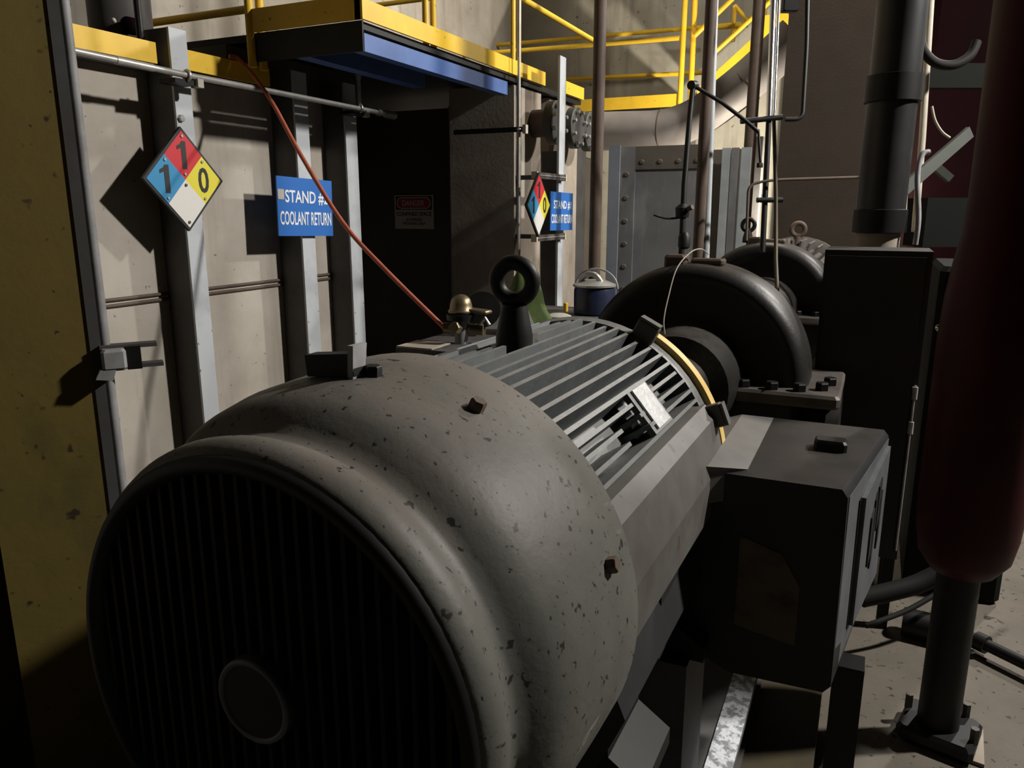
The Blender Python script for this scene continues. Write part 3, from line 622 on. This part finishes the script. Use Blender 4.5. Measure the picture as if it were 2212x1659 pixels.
# white thin conduit pole beside the pier
wp = thing('conduit_pole', 'thin pale conduit pole in front of the tan pier', 'conduit', (-1.80, 3.93, 0))
MB().tube([(-1.80, 3.93, 0), (-1.80, 3.93, 3.2)], 0.009, 10).build('pipe', 'galvanised', wp, smooth=60)
MB().box((-2.20, 3.925, 2.005), (-1.76, 3.945, 2.030)).build('strut_arm', 'black_iron', wp, smooth=0)
MB().box((-1.775, 3.92, 1.995), (-1.755, 3.95, 2.04)).build('end_cap', 'white_cloth', wp, smooth=0)
MB().torus((-1.80, 3.93, 2.018), UZ, 0.014, 0.005, 14, 6).build('pipe_clamp', 'galvanised', wp, smooth=60)

# blind flanges on stub pipes
for i, (yy, lb, xo) in enumerate(((4.315, 'nearest bolted blind flange on a stub pipe of the tan pier', -1.74), (4.645, 'middle bolted blind flange of the row on the pier', -1.74), (4.895, 'farthest bolted blind flange partly behind the brown post', -1.74))):
    z = 2.085 - 0.0*i
    t = thing('blind_flange', lb, 'flange', (xo, yy, z-0.13), 'blind flanges on the pier')
    MB().cyl((-1.915 if i else -1.885, yy, z), (xo-0.03, yy, z), 0.078, n=28).build('stub_pipe', 'rust_pipe', t)
    MB().lathe([(-0.035, 0.118), (-0.033, 0.122), (-0.006, 0.122), (-0.004, 0.122), (0.012, 0.122), (0.016, 0.116), (0.016, 0.0)], (xo, yy, z), (1, 0, 0), 36).build('flange_disc', 'flange_grey', t, smooth=30)
    for k in range(8):
        a = PI/8 + k*PI/4; MB().hexh((xo+0.015, yy + math.cos(a)*0.098, z + math.sin(a)*0.098), (1, 0, 0), 0.0125, 0.022).build('stud_nut', 'galvanised', t)

# ================================================================== BEHIND THE MOTOR (bench, regulator, rag, blue actuator)
bt = thing('steel_bench', 'pale topped steel bench behind the motor', 'bench', (-1.35, 2.7, 0))
MB().box((-1.45, 2.16, 1.115), (-1.06, 3.45, 1.14)).build('bench_top', 'post_dark', bt, smooth=0)
for (bx, by) in ((-1.42, 2.20), (-1.10, 2.20), (-1.42, 3.40), (-1.10, 3.40)): MB().box((bx-0.025, by-0.025, 0), (bx+0.025, by+0.025, 1.115)).build('leg', 'post_dark', bt, smooth=0)
rg = thing('air_regulator', 'brass dome regulator where the red hose ends', 'regulator', (-1.26, 2.35, 1.14))
rc = aD(996, 672, 2.66); rx = V((rc.x, rc.y, 0))
MB().lathe([(0, 0.044), (0.006, 0.046), (0.012, 0.040), (0.030, 0.038), (0.048, 0.032), (0.060, 0.018), (0.064, 0.0)], rx + UZ*(rc.z-0.005), UZ, 28).build('dome', 'brass', rg, smooth=50)
MB().obox(rx + UZ*(rc.z+0.002) + V((0.06, 0.015, 0)), (1, 0.2, -0.1), (0, 1, 0), UZ, 0.08, 0.05, 0.012, 0.004).build('bill', 'brass', rg, smooth=40)
MB().lathe([(0, 0.05), (0.02, 0.052), (0.024, 0.03)], rx + UZ*(rc.z-0.03), UZ, 20).build('bonnet_ring', 'black_iron', rg)
MB().cyl(rx + UZ*1.14, rx + UZ*(rc.z-0.02), 0.024, n=16).build('stem', 'panel_grey', rg)
MB().cyl(rx + V((-0.06, -0.02, rc.z-0.06)), rx + V((0.07, 0.03, rc.z-0.065)), 0.020, n=14).build('body', 'brass', rg)
MB().hexh(rx + V((0.0, -0.03, rc.z-0.055)), (0.1, -1, 0.2), 0.022, 0.03).build('port_nut', 'brass', rg)
MB().tube([rx + V((0.05, 0.02, rc.z-0.06)), rx + V((0.085, 0.02, rc.z-0.02)), rx + V((0.10, 0.02, rc.z-0.045))], 0.006, 8).build('handle', 'galvanised', rg)
tag(MB().box((-1.45, 2.165, 1.1405), (-1.31, 2.30, 1.144)).build('pale_board', 'tan_table', smooth=0), 'small pale board on the bench end beside the red hose', 'board')
gg = thing('pressure_gauge', 'black round gauge case beside the brass regulator', 'gauge', (-1.10, 2.55, 1.14))
gc = aD(1042, 668, 2.85)
MB().lathe([(0, 0.060), (0.008, 0.066), (0.045, 0.066), (0.05, 0.0)], gc, V((0.45, -0.85, 0.1)), 28).build('case', 'black_iron', gg)
MB().cyl((gc.x, gc.y, 1.14), (gc.x, gc.y, gc.z-0.05), 0.012, n=10).build('stem', 'brass', gg)
# green rag
gb = MB(); g0 = aD(1134, 690, 2.9); nseg = 22; rows = 9
vs_ = []; fs_ = []
for i in range(rows):
    t_ = i/(rows-1); 
    for j in range(nseg):
        a = 2*PI*j/nseg; fold = 1 + 0.16*math.sin(3*a + 1.3) + 0.08*math.sin(7*a + i*0.4)
        rr = (0.004 + 0.125*t_**0.55)*fold
        vs_.append((g0.x - 0.02 + math.cos(a)*rr*0.85 + 0.03*t_ + 0.012*math.sin(i), g0.y + math.sin(a)*rr*0.6, 1.14 + (g0.z + 0.190 - 1.14)*(1-t_) + 0.010*math.sin(5*a+i)*t_*(1-t_)))
for i in range(rows-1):
    for j in range(nseg): fs_.append((i*nseg+j, (i+1)*nseg+j, (i+1)*nseg+(j+1) % nseg, i*nseg+(j+1) % nseg))
fs_.append(tuple(range(nseg))); fs_.append(tuple(range((rows-1)*nseg, rows*nseg)))
tag(gb.add(vs_, fs_).build('green_rag', 'green_cloth', smooth=80), 'green crumpled rag seen behind the lifting eye', 'rag')
wc0 = aD(1207, 682, 3.0)
tag(MB().lathe([(0, 0.05), (wc0.z-1.14-0.02, 0.045), (wc0.z-1.14, 0.05), (wc0.z-1.14+0.008, 0.03), (wc0.z-1.14+0.01, 0.0)], (wc0.x, wc0.y, 1.14), UZ, 20).build('white_tub', 'white_cloth'), 'small off white tub beside the green rag', 'tub')
# blue actuator
ba = thing('blue_actuator', 'dark blue actuator with silver lever behind the near pump', 'actuator', (-1.12, 3.25, 1.14))
bq = aD(1284, 640, 3.42)
MB().lathe([(0, 0.085), (0.008, 0.092), (bq.z-1.14+0.03, 0.092), (bq.z-1.14+0.045, 0.085)], (bq.x, bq.y, 1.14), UZ, 28).build('drum', 'navy_paint', ba, smooth=40)
MB().lathe([(0, 0.088), (0.004, 0.097), (0.012, 0.097), (0.016, 0.085), (0.03, 0.05), (0.03, 0)], (bq.x, bq.y, bq.z+0.042), UZ, 28).build('cover_ring', 'galvanised', ba, smooth=40)
MB().tube(spline([(bq.x-0.06, bq.y-0.02, bq.z+0.07), (bq.x-0.02, bq.y-0.03, bq.z+0.10), (bq.x+0.015, bq.y-0.03, bq.z+0.095), (bq.x+0.04, bq.y-0.02, bq.z+0.06)]), 0.012, 10).build('lever', 'galvanised', ba, smooth=60)
MB().tube([bq + V((math.cos(a)*0.10, 0.02, 0.035 + math.sin(a)*0.085)) for a in [PI*k/14 for k in range(15)]], 0.005, 8).build('bail_handle', 'bare_steel', ba, smooth=60)
yk = aD(1222, 664, 3.36); MB().obox(yk, (1, 0, 0), (0, 1, 0), UZ, 0.018, 0.02, 0.042, 0.004).build('yellow_tag', 'yellow_paint', ba, smooth=30)

# ================================================================== FAR ZONE
# brown pipe posts
def pole(px, D, r, label, mat='rust_pipe', z0=0.0, z1=6.5, name='pipe_post', half=None):
    p = aD(px[0], px[1], D)
    return tag(MB().tube([(p.x, p.y, z0), (p.x, p.y, z1)], r, 16).build(name, mat, smooth=60), label, 'post')
pole((1288, 400), 4.15, 0.033, 'brown pipe post right of the blind flanges')
pole((1521, 300), 4.0, 0.030, 'brown pipe post left of the black linkage arm')
tag(MB().tube([aD(1546, -40, 4.12), aD(1543, 60, 4.12), aD(1535, 300, 4.12), aD(1527, 500, 4.12), aD(1525, 560, 4.12)], 0.018, 12).build('post_lit_strip', 'sheet_light', smooth=60), 'pale strip painting the lit right side of a brown post', 'conduit')  # lit side of the post, built as a separate pale tube
pole((1621, 300), 6.05, 0.047, 'brown pipe post left of the chrome pipes')
cp = thing('chrome_pipes', 'bright chrome pipe pair with a dark lower section before the brown column', 'pipe', aD(1664, 520, 4.0))
MB().tube([aD(1673, -60, 3.95), aD(1661, 255, 3.95)], 0.0155, 14).build('chrome_pipe', 'chrome', cp, smooth=60)
MB().tube([aD(1661, 255, 3.95), aD(1647, 545, 3.95)], 0.0145, 14).build('dark_section', 'black_iron', cp, smooth=60)
MB().tube([aD(1684, -60, 3.95), aD(1680, 60, 3.95), aD(1672, 255, 3.95)], 0.008, 12).build('chrome_pipe', 'chrome', cp, smooth=60)
MB().tube([aD(1600, 262, 3.93), aD(1645, 258, 3.93), aD(1690, 253, 3.93)], 0.014, 10).build('cross_clamp', 'black_iron', cp, smooth=60)
MB().tube([aD(1635, 432, 3.93), aD(1690, 432, 3.93)], 0.014, 10).build('cross_clamp', 'black_iron', cp, smooth=60)
tag(MB().tube(bend([aD(1745, -60, 3.7), aD(1742, 100, 3.7), aD(1733, 258, 3.7), aD(1696, 258, 3.7)], 0.05), 0.011, 10).build('black_pipe', 'black_iron', smooth=60), 'thin black pipe with an elbow in front of the brown column', 'pipe')
tag(MB().obox(aD(1707, 5, 3.7), _R, (0, 0, 1), _f0, 0.075, 0.09, 0.05, 0.006).build('switch_box', 'black_iron', smooth=30), 'small dark switch box at the top beside the black pipe', 'box')
# black jointed linkage
lk = thing('black_linkage', 'black jointed pipe arm standing above the near pump', 'pipe arm', (aD(1472, 545, 3.75).x, aD(1472, 545, 3.75).y, 0))
j0 = aD(1497, 184, 3.75)
_b = aD(1472, 545, 3.75)
MB().tube([(_b.x, _b.y, 0), _b, aD(1478, 400, 3.75), aD(1490, 250, 3.75), j0], [0.015, 0.015, 0.014, 0.0135, 0.0135], 12).build('riser', 'black_iron', lk, smooth=60)
MB().lathe([(-0.02, 0.0), (-0.02, 0.022), (0.02, 0.022), (0.02, 0.0)], j0, (0.3, 1, 0.1), 16).build('elbow_joint', 'black_iron', lk, smooth=40)
MB().tube([j0, aD(1560, 222, 3.75), aD(1612, 262, 3.75), aD(1638, 285, 3.75)], 0.0095, 10).build('arm', 'black_iron', lk, smooth=60)
MB().tube([aD(1638, 280, 3.75), aD(1640, 310, 3.75), aD(1643, 352, 3.75)], 0.007, 10).build('drop_link', 'black_iron', lk, smooth=60)
MB().hexh(aD(1641, 362, 3.75), UZ, 0.016, 0.022).build('link_end', 'black_iron', lk)
MB().lathe([(-0.03, 0.012), (-0.024, 0.032), (0.02, 0.036), (0.04, 0.014)], aD(1474, 458, 3.75), UZ, 14).build('valve_body', 'black_iron', lk, smooth=40)
MB().cyl(aD(1474, 456, 3.75), aD(1496, 447, 3.7), 0.012, n=10).build('valve_stub', 'rust_pipe', lk)
MB().tube(spline([aD(1470, 470, 3.75), aD(1440, 472, 3.75), aD(1412, 464, 3.75)]), 0.005, 8).build('lever', 'black_iron', lk, smooth=60)
MB().lathe([(-0.04, 0.016), (-0.03, 0.030), (0.02, 0.030), (0.04, 0.016)], aD(1478, 520, 3.75), UZ, 12).build('union', 'black_iron', lk, smooth=40)
tag(MB().tube([aD(1672, 262, 3.25), aD(1676, 420, 3.22), aD(1676, 560, 3.2), aD(1680, 660, 3.0)], 0.0085, 10).build('sensor_rod', 'olive_steel', smooth=60), 'slim dark rod hanging in front of the farther pump', 'rod')
tag(MB().tube(bend([aD(1612, 520, 3.9), aD(1617, 400, 3.9), aD(1650, 391, 3.9), aD(1690, 388, 3.9), aD(1858, 383, 3.9)], 0.10), 0.0075, 10).build('bent_conduit', 'rust_pipe', smooth=60), 'thin brown conduit with a bend crossing the brown column', 'conduit')

# big grey pipe
gp = thing('grey_pipe', 'thick grey pipe running past the far platform and climbing right', 'pipe', (-1.6, 7.1, 2.1))
YP = 7.1
pp = [(-3.25, YP, 2.325), aY(1470, 281, YP), aY(1600, 190, YP), aY(1720, 78, YP)]
MB().tube(bend([V(p) for p in pp], 0.45, 10), 0.172, 28).build('pipe_run', 'grey_pipe', gp, smooth=60)
w0 = aY(1428, 279, YP)
MB().torus(w0, (1, 0, 0), 0.171, 0.007, 28, 6).build('weld_seam', 'rust_pipe', gp, smooth=60)
w1 = aY(1612, 180, YP); MB().torus(w1, aY(1720, 78, YP) - aY(1600, 190, YP), 0.171, 0.007, 28, 6).build('weld_seam', 'rust_pipe', gp, smooth=60)
for xx in (-2.9, -1.0): MB().box((xx-0.05, YP-0.05, 0), (xx+0.05, YP+0.05, 2.2)).build('support', 'post_dark', gp, smooth=0)

# far platform with rails and stair
fp = thing('far_platform', 'far yellow railed platform before the back wall', 'platform', (-2.6, 8.2, 2.5))
Yb = 8.1
A0, A1 = aY(1240, 232, Yb), aY(1472, 222, Yb)
zt, zb = aY(1390, 207, Yb).z, aY(1390, 234, Yb).z
MB().box((A0.x-0.8, Yb-0.006, zb), (A1.x, Yb+0.006, zt)).build('kick_board', 'yellow_paint', fp, smooth=0)
MB().box((A0.x-0.8, Yb, zb-0.06), (A1.x, Yb+0.9, zb)).build('deck', 'black_iron', fp, smooth=0)
def bar(x0, y0, x1, y1, Y, r, nm, par):
    a, b = aY(x0, y0, Y), aY(x1, y1, Y); MB().tube([a, b], r, 12).build(nm, 'yellow_paint', par, smooth=60)
bar(1000, 119, 1468, 82, Yb, 0.024, 'mid_rail', fp)
bar(1030, 101, 1600, 52, 8.95, 0.024, 'rear_rail', fp)
bar(1215, 172, 1560, 155, 8.95, 0.024, 'rear_rail', fp)
bar(1482, -40, 1468, 232, Yb, 0.028, 'rail_post', fp)
bar(1503, -40, 1491, 225, Yb+0.05, 0.028, 'rail_post', fp)
stv = thing('stair_flight', 'yellow stair stringer and handrails climbing right to the far wall', 'stair', (-1.4, 8.2, 2.5))
a, b = aY(1505, 216, Yb), aY(1700, 38, Yb); dv = (b-a); hv = V((0, 0, 0.21))
MB().prism([a - hv*0.5, b - hv*0.5, b + hv*0.5, a + hv*0.5], (0, 0.012, 0)).build('stringer', 'yellow_paint', stv, smooth=0)
MB().prism([a - hv*0.5 + V((0, 0.7, 0)), b - hv*0.5 + V((0, 0.7, 0)), b + hv*0.5 + V((0, 0.7, 0)), a + hv*0.5 + V((0, 0.7, 0))], (0, 0.012, 0)).build('stringer', 'yellow_paint', stv, smooth=0)
for k in range(6):
    c_ = a + dv*((k+0.5)/6); MB().box((c_.x-0.10, c_.y+0.012, c_.z-0.012), (c_.x+0.10, c_.y+0.70, c_.z+0.012)).build('tread', 'post_dark', stv, smooth=0)
bar(1500, 78, 1600, -20, Yb, 0.024, 'handrail', stv)
bar(1545, 112, 1700, -30, Yb, 0.022, 'handrail', stv)
bar(1587, 12, 1583, 90, Yb+0.3, 0.022, 'rail_post', stv)
bar(1587, 12, 1615, 45, Yb+0.3, 0.022, 'rail_return', stv)
bar(1545, 60, 1615, 54, Yb+0.3, 0.022, 'rail_return', stv)
bar(1655, -30, 1650, 60, Yb+0.1, 0.022, 'rail_post', stv)
la, lb_ = aY(1645, 52, Yb), aY(1702, 48, Yb)
MB().box((la.x, Yb-0.02, la.z-0.06), (lb_.x+0.5, Yb-0.008, la.z+0.07)).build('landing_board', 'yellow_paint', stv, smooth=0)
# posts carry the far platform and stair
for xx in (A0.x-0.5, A1.x-0.05, b.x): 
    MB().box((xx-0.04, Yb+0.72, 0), (xx+0.04, Yb+0.80, zb-0.06 if xx < -1.7 else b.z-0.05)).build('leg', 'post_dark', fp if xx < -1.7 else stv, smooth=0)

# grey panelled tank below the pipe
tk = thing('panel_tank', 'grey bolted steel panel below the thick grey pipe', 'tank', (-1.6, 6.6, 0))
Yt = 6.4
x0, x1 = aY(1338, 400, Yt).x, aY(1512, 400, Yt).x
MB().box((x0, Yt, 0), (x1, Yt+0.5, 2.10)).build('shell', 'panel_grey', tk, smooth=0)
xi0 = aY(1372, 400, Yt).x; zi = aY(1400, 366, Yt).z
MB().box((x0, Yt-0.02, 0), (xi0, Yt, 2.10)).build('frame_strip', 'panel_grey', tk, smooth=0)
MB().box((xi0, Yt-0.02, zi), (x1, Yt, 2.10)).build('frame_strip', 'panel_dark', tk, smooth=0)
for k in range(8):
    MB().hexh(((x0+xi0)/2, Yt-0.02, 0.55 + 0.19*k), (0, -1, 0), 0.020, 0.014).build('bolt', 'panel_dark', tk)
for k in range(4):
    MB().hexh((xi0 + 0.06 + 0.15*k, Yt-0.02, zi+0.06), (0, -1, 0), 0.018, 0.014).build('bolt', 'panel_dark', tk)
gcn = thing('grey_column', 'blue grey steel column left of the bolted panel', 'column', (-2.0, 6.0, 0))
p0, p1_ = aY(1312, 450, 5.95), aY(1336, 450, 5.95)
MB().box((p0.x, 5.95, 0), (p1_.x, 5.965, 2.08)).build('front_flange', 'steel_blue_grey', gcn, smooth=0)
MB().box(((p0.x+p1_.x)/2-0.006, 5.965, 0), ((p0.x+p1_.x)/2+0.006, 6.08, 2.08)).build('web', 'post_dark', gcn, smooth=0)
# light sheets right of the tank
for (xa, xb, mt, lb) in ((1556, 1574, 'sheet_light', 'pale sheet metal strip behind the brown posts'), (1576, 1592, 'panel_grey', 'dull sheet metal strip between pale strips'), (1597, 1618, 'sheet_light', 'ribbed pale sheet strip beside the chrome pipes')):
    p, q = aY(xa, 400, 6.3), aY(xb, 400, 6.3)
    b = MB(); b.box((p.x, 6.3, 0), (q.x, 6.33, 2.06))
    tag(b.build('sheet_strip', mt, smooth=0), lb, 'sheet')
bw = tag(MB().box((x1 + 0.01, 6.45, 0), (aY(1600, 400, 6.45).x, 6.5, 2.06)).build('back_sheet', 'panel_dark', smooth=0), 'dark sheet behind the pale strips', 'sheet')

# brown column in the far middle right
bcx0, bcx1 = aY(1684, 300, 6.35).x, aY(1905, 300, 6.35).x
tag(MB().box((bcx0, 6.35, 0), (bcx1, 6.88, 6.6)).build('brown_column', 'brown_column', smooth=0), 'wide brown column right of the chrome pipes', 'column')

bl = thing('added_wall_lamp', 'small added lamp hidden behind the brown column to brighten the back wall', 'lamp', (-0.55, 6.92, 1.42))  # lamp added out of view to brighten the back wall
MB().lathe([(0, 0.07), (0.03, 0.07), (0.04, 0.06)], (-0.55, 6.88, 1.5), (0, 1, 0), 20).build('lamp_base', 'post_dark', bl)
MB().lathe([(0.04, 0.058), (0.07, 0.045), (0.085, 0.0)], (-0.55, 6.88, 1.5), (0, 1, 0), 20).build('lamp_globe', 'lamp_glass', bl)
area('added_wall_light', (-0.62, 7.0, 1.5), (-1.35, 9.6, 2.0), 150, 0.1, (1.0, 0.9, 0.74))  # light of the added lamp, aimed at the back wall

# ================================================================== RIGHT SIDE
# black control cabinet
cb = thing('control_cabinet', 'black upright control cabinet behind the terminal box', 'cabinet', (0.02, 3.2, 0))
MB().box((-0.165, 3.05, 0.30), (0.185, 3.34, 1.455)).build('body', 'cabinet_black', cb, smooth=0)
MB().box((-0.155, 3.035, 0.32), (0.165, 3.05, 1.435)).build('door', 'cabinet_black', cb, smooth=0)
MB().tube([(0.178, 3.043, 0.34), (0.178, 3.043, 0.98)], 0.004, 8).build('hinge_rod', 'bare_steel', cb)
for z in (0.80, 0.93): MB().cyl((0.178, 3.043, z), (0.178, 3.043, z+0.045), 0.010, n=10).build('hinge', 'bare_steel', cb)
MB().lathe([(0, 0.012), (0.01, 0.012), (0.014, 0.0)], aY(2028, 708, 2.98), (0, -1, 0), 12).build('lock', 'chrome', cb)
for (bx, by) in ((-0.14, 3.08), (0.16, 3.08), (-0.14, 3.31), (0.16, 3.31)): MB().box((bx-0.02, by-0.02, 0), (bx+0.02, by+0.02, 0.30)).build('leg', 'black_iron', cb, smooth=0)

tag(MB().obox((0.42, 3.75, 0.69), (1, 0, 0), (0, 1, 0), UZ, 0.36, 0.6, 1.38, 0.02).build('machine_housing', 'matte_black', smooth=30), 'black machine housing between the cabinet and the red vessel', 'housing')
# black vertical pipe above the cabinet
bp = thing('black_riser_pipe', 'thick black vertical pipe above the control cabinet', 'pipe', (0.01, 3.65, 0))
MB().tube([(0.005, 3.65, 1.52), (0.005, 3.65, 6.5)], 0.095, 28).build('upper_pipe', 'riser_black', bp, smooth=60)
MB().tube([(0.005, 3.65, 0.0), (0.005, 3.65, 1.53)], 0.085, 28).build('lower_pipe', 'pier_concrete', bp, smooth=60)
for z0_, z1_, r_ in ((1.50, 1.60, 0.105), (2.02, 2.13, 0.108)): MB().lathe([(0, 0.09), (0.004, r_), (z1_-z0_-0.004, r_), (z1_-z0_, 0.09)], (0.005, 3.65, z0_), UZ, 28).build('coupling', 'black_iron', bp, smooth=40)

# red vessel with leg
VX, VY = 0.318, 2.43
rv = thing('red_vessel', 'dark red vertical pipe widening into a round bottomed vessel at the right', 'vessel', (VX, VY, 0))
MB().lathe([(0.545, 0.0), (0.548, 0.04), (0.57, 0.085), (0.62, 0.120), (0.69, 0.132), (0.78, 0.137), (1.25, 0.138), (1.36, 0.133), (1.46, 0.122), (1.54, 0.110), (1.62, 0.106), (5.5, 0.106)], (VX, VY, 0), UZ, 48).build('shell', 'dark_red', rv, smooth=60)
leg = MB().tube([(VX-0.005, VY, 0.03), (VX-0.005, VY, 0.60)], 0.058, 20).build('leg', 'black_iron', rv, smooth=60)
MB().obox((VX, VY, 0.032), (1, -0.25, 0), (0.25, 1, 0), UZ, 0.21, 0.18, 0.05, 0.012).build('foot_block', 'black_iron', leg, smooth=30)
for (bx, by) in ((-0.085, 0.05), (0.085, -0.055), (0.075, 0.07)): MB().cyl((VX+bx, VY+by, 0.05), (VX+bx, VY+by, 0.10), 0.012, n=6).build('anchor_bolt', 'pump_flange_iron', leg)
MB().prism([(VX-0.10, VY-0.05, 0), (VX+0.115, VY-0.09, 0), (VX+0.13, VY+0.09, 0), (VX-0.085, VY+0.11, 0)], UZ*0.012).build('base_plate', 'pier_concrete', leg, smooth=0)
# hoses, cables and floor pipe by the vessel
tag(MB().tube(spline([aD(1860, 1292, 2.6), aD(1915, 1280, 2.6), aD(1990, 1258, 2.6), aD(2060, 1215, 2.6), aD(2090, 1150, 2.65)]), 0.032, 14).build('black_hose', 'rubber', smooth=60), 'thick black hose curving behind the vessel leg', 'hose')
tag(MB().tube(spline([aZ(1870, 1352, 0.12), aZ(1960, 1318, 0.16), aZ(2040, 1272, 0.22), aZ(2110, 1228, 0.28), aZ(2180, 1165, 0.34), aZ(2260, 1095, 0.40)]), 0.010, 10).build('black_cable', 'rubber', smooth=60), 'thin black cable rising to the right across the floor', 'cable')
flp = thing('floor_pipe', 'black pipe on low clips running over the floor at the lower right', 'pipe', aZ(2100, 1400, 0))
MB().tube([aZ(1955, 1335, 0.05), aZ(2100, 1378, 0.05), aZ(2300, 1475, 0.05)], 0.022, 14).build('pipe', 'black_iron', flp, smooth=60)
MB().cyl(aZ(1950, 1340, 0.055), aZ(2040, 1362, 0.055), 0.052, n=18).build('end_coupling', 'black_iron', flp)
MB().lathe([(-0.02, 0.034), (0.02, 0.034)], aZ(2120, 1388, 0.05), aZ(2300, 1475, 0.05) - aZ(2100, 1378, 0.05), 14).build('clip', 'black_iron', flp)
# dark red compressor in the right background
rm = thing('red_compressor', 'dark red compressor block in the shadow at the upper right', 'compressor', (1.5, 8.0, 0))
c0 = aD(1960, 300, 4.6)
MB().obox((1.45, 8.2, 2.1), (1, 0.1, 0), (-0.1, 1, 0), UZ, 2.5, 0.9, 4.2, 0.05).build('housing', 'deep_red', rm, smooth=30)
MB().obox(aD(2060, 165, 4.0), _R, _f0, UZ, 0.55, 0.06, 0.12).build('cross_channel', 'matte_black', rm, smooth=0)
MB().obox(aD(2040, 480, 3.9), _R, _f0, UZ, 0.30, 0.20, 0.24).build('dark_case', 'matte_black', rm, smooth=0)
for (xa, xb, rr, nm) in ((2012, 1976, 0.016, 'white_pipe'), (1972, 1950, 0.014, 'white_pipe')):
    MB().tube([aD(xa, -20, 3.75), aD((xa*0.45+xb*0.55), 300, 3.75), aD(xb, 500, 3.75)], rr, 12).build('pale_riser', nm, rm, smooth=60)
tag(MB().tube(spline([aD(1987, 60, 3.6), aD(1993, 105, 3.6), aD(2020, 135, 3.6), aD(2060, 140, 3.6), aD(2095, 120, 3.6), aD(2110, 90, 3.6)]), 0.022, 12).build('looped_hose', 'rubber', smooth=60), 'dark hose looping down beside the pale riser pipes', 'hose')
tag(MB().tube(spline([aD(2013, 230, 3.6), aD(2020, 260, 3.6), aD(2035, 285, 3.6), aD(2052, 298, 3.6)]), 0.006, 10).build('pale_tube', 'white_pipe', smooth=60), 'thin pale tube curving in front of the red compressor', 'tube')
a_, b_ = aD(1928, 430, 3.16), aD(2095, 285, 3.5)
tag(MB().obox((a_+b_)/2, (b_-a_), _f0, (b_-a_).cross(_f0), (b_-a_).length, 0.03, 0.05).build('diagonal_brace', 'green_steel', smooth=0), 'pale green diagonal brace before the red compressor', 'brace')
tag(MB().tube(spline([(aD(1984, 470, 3.15).x, aD(1984, 470, 3.15).y, 1.455), aD(1984, 470, 3.15), aD(1982, 380, 3.15), aD(1992, 335, 3.15), aD(2008, 328, 3.15)]), 0.011, 10).build('small_bent_pipe', 'bare_steel', smooth=60), 'small bent steel pipe in front of the diagonal brace', 'pipe')
tag(MB().obox(aD(2035, 372, 3.55), _R*0.8 - UZ*0.6, _f0, _R*0.6 + UZ*0.8, 0.10, 0.03, 0.035).build('bracket_arm', 'green_steel', smooth=0), 'short pale green bracket arm under the diagonal brace', 'bracket')
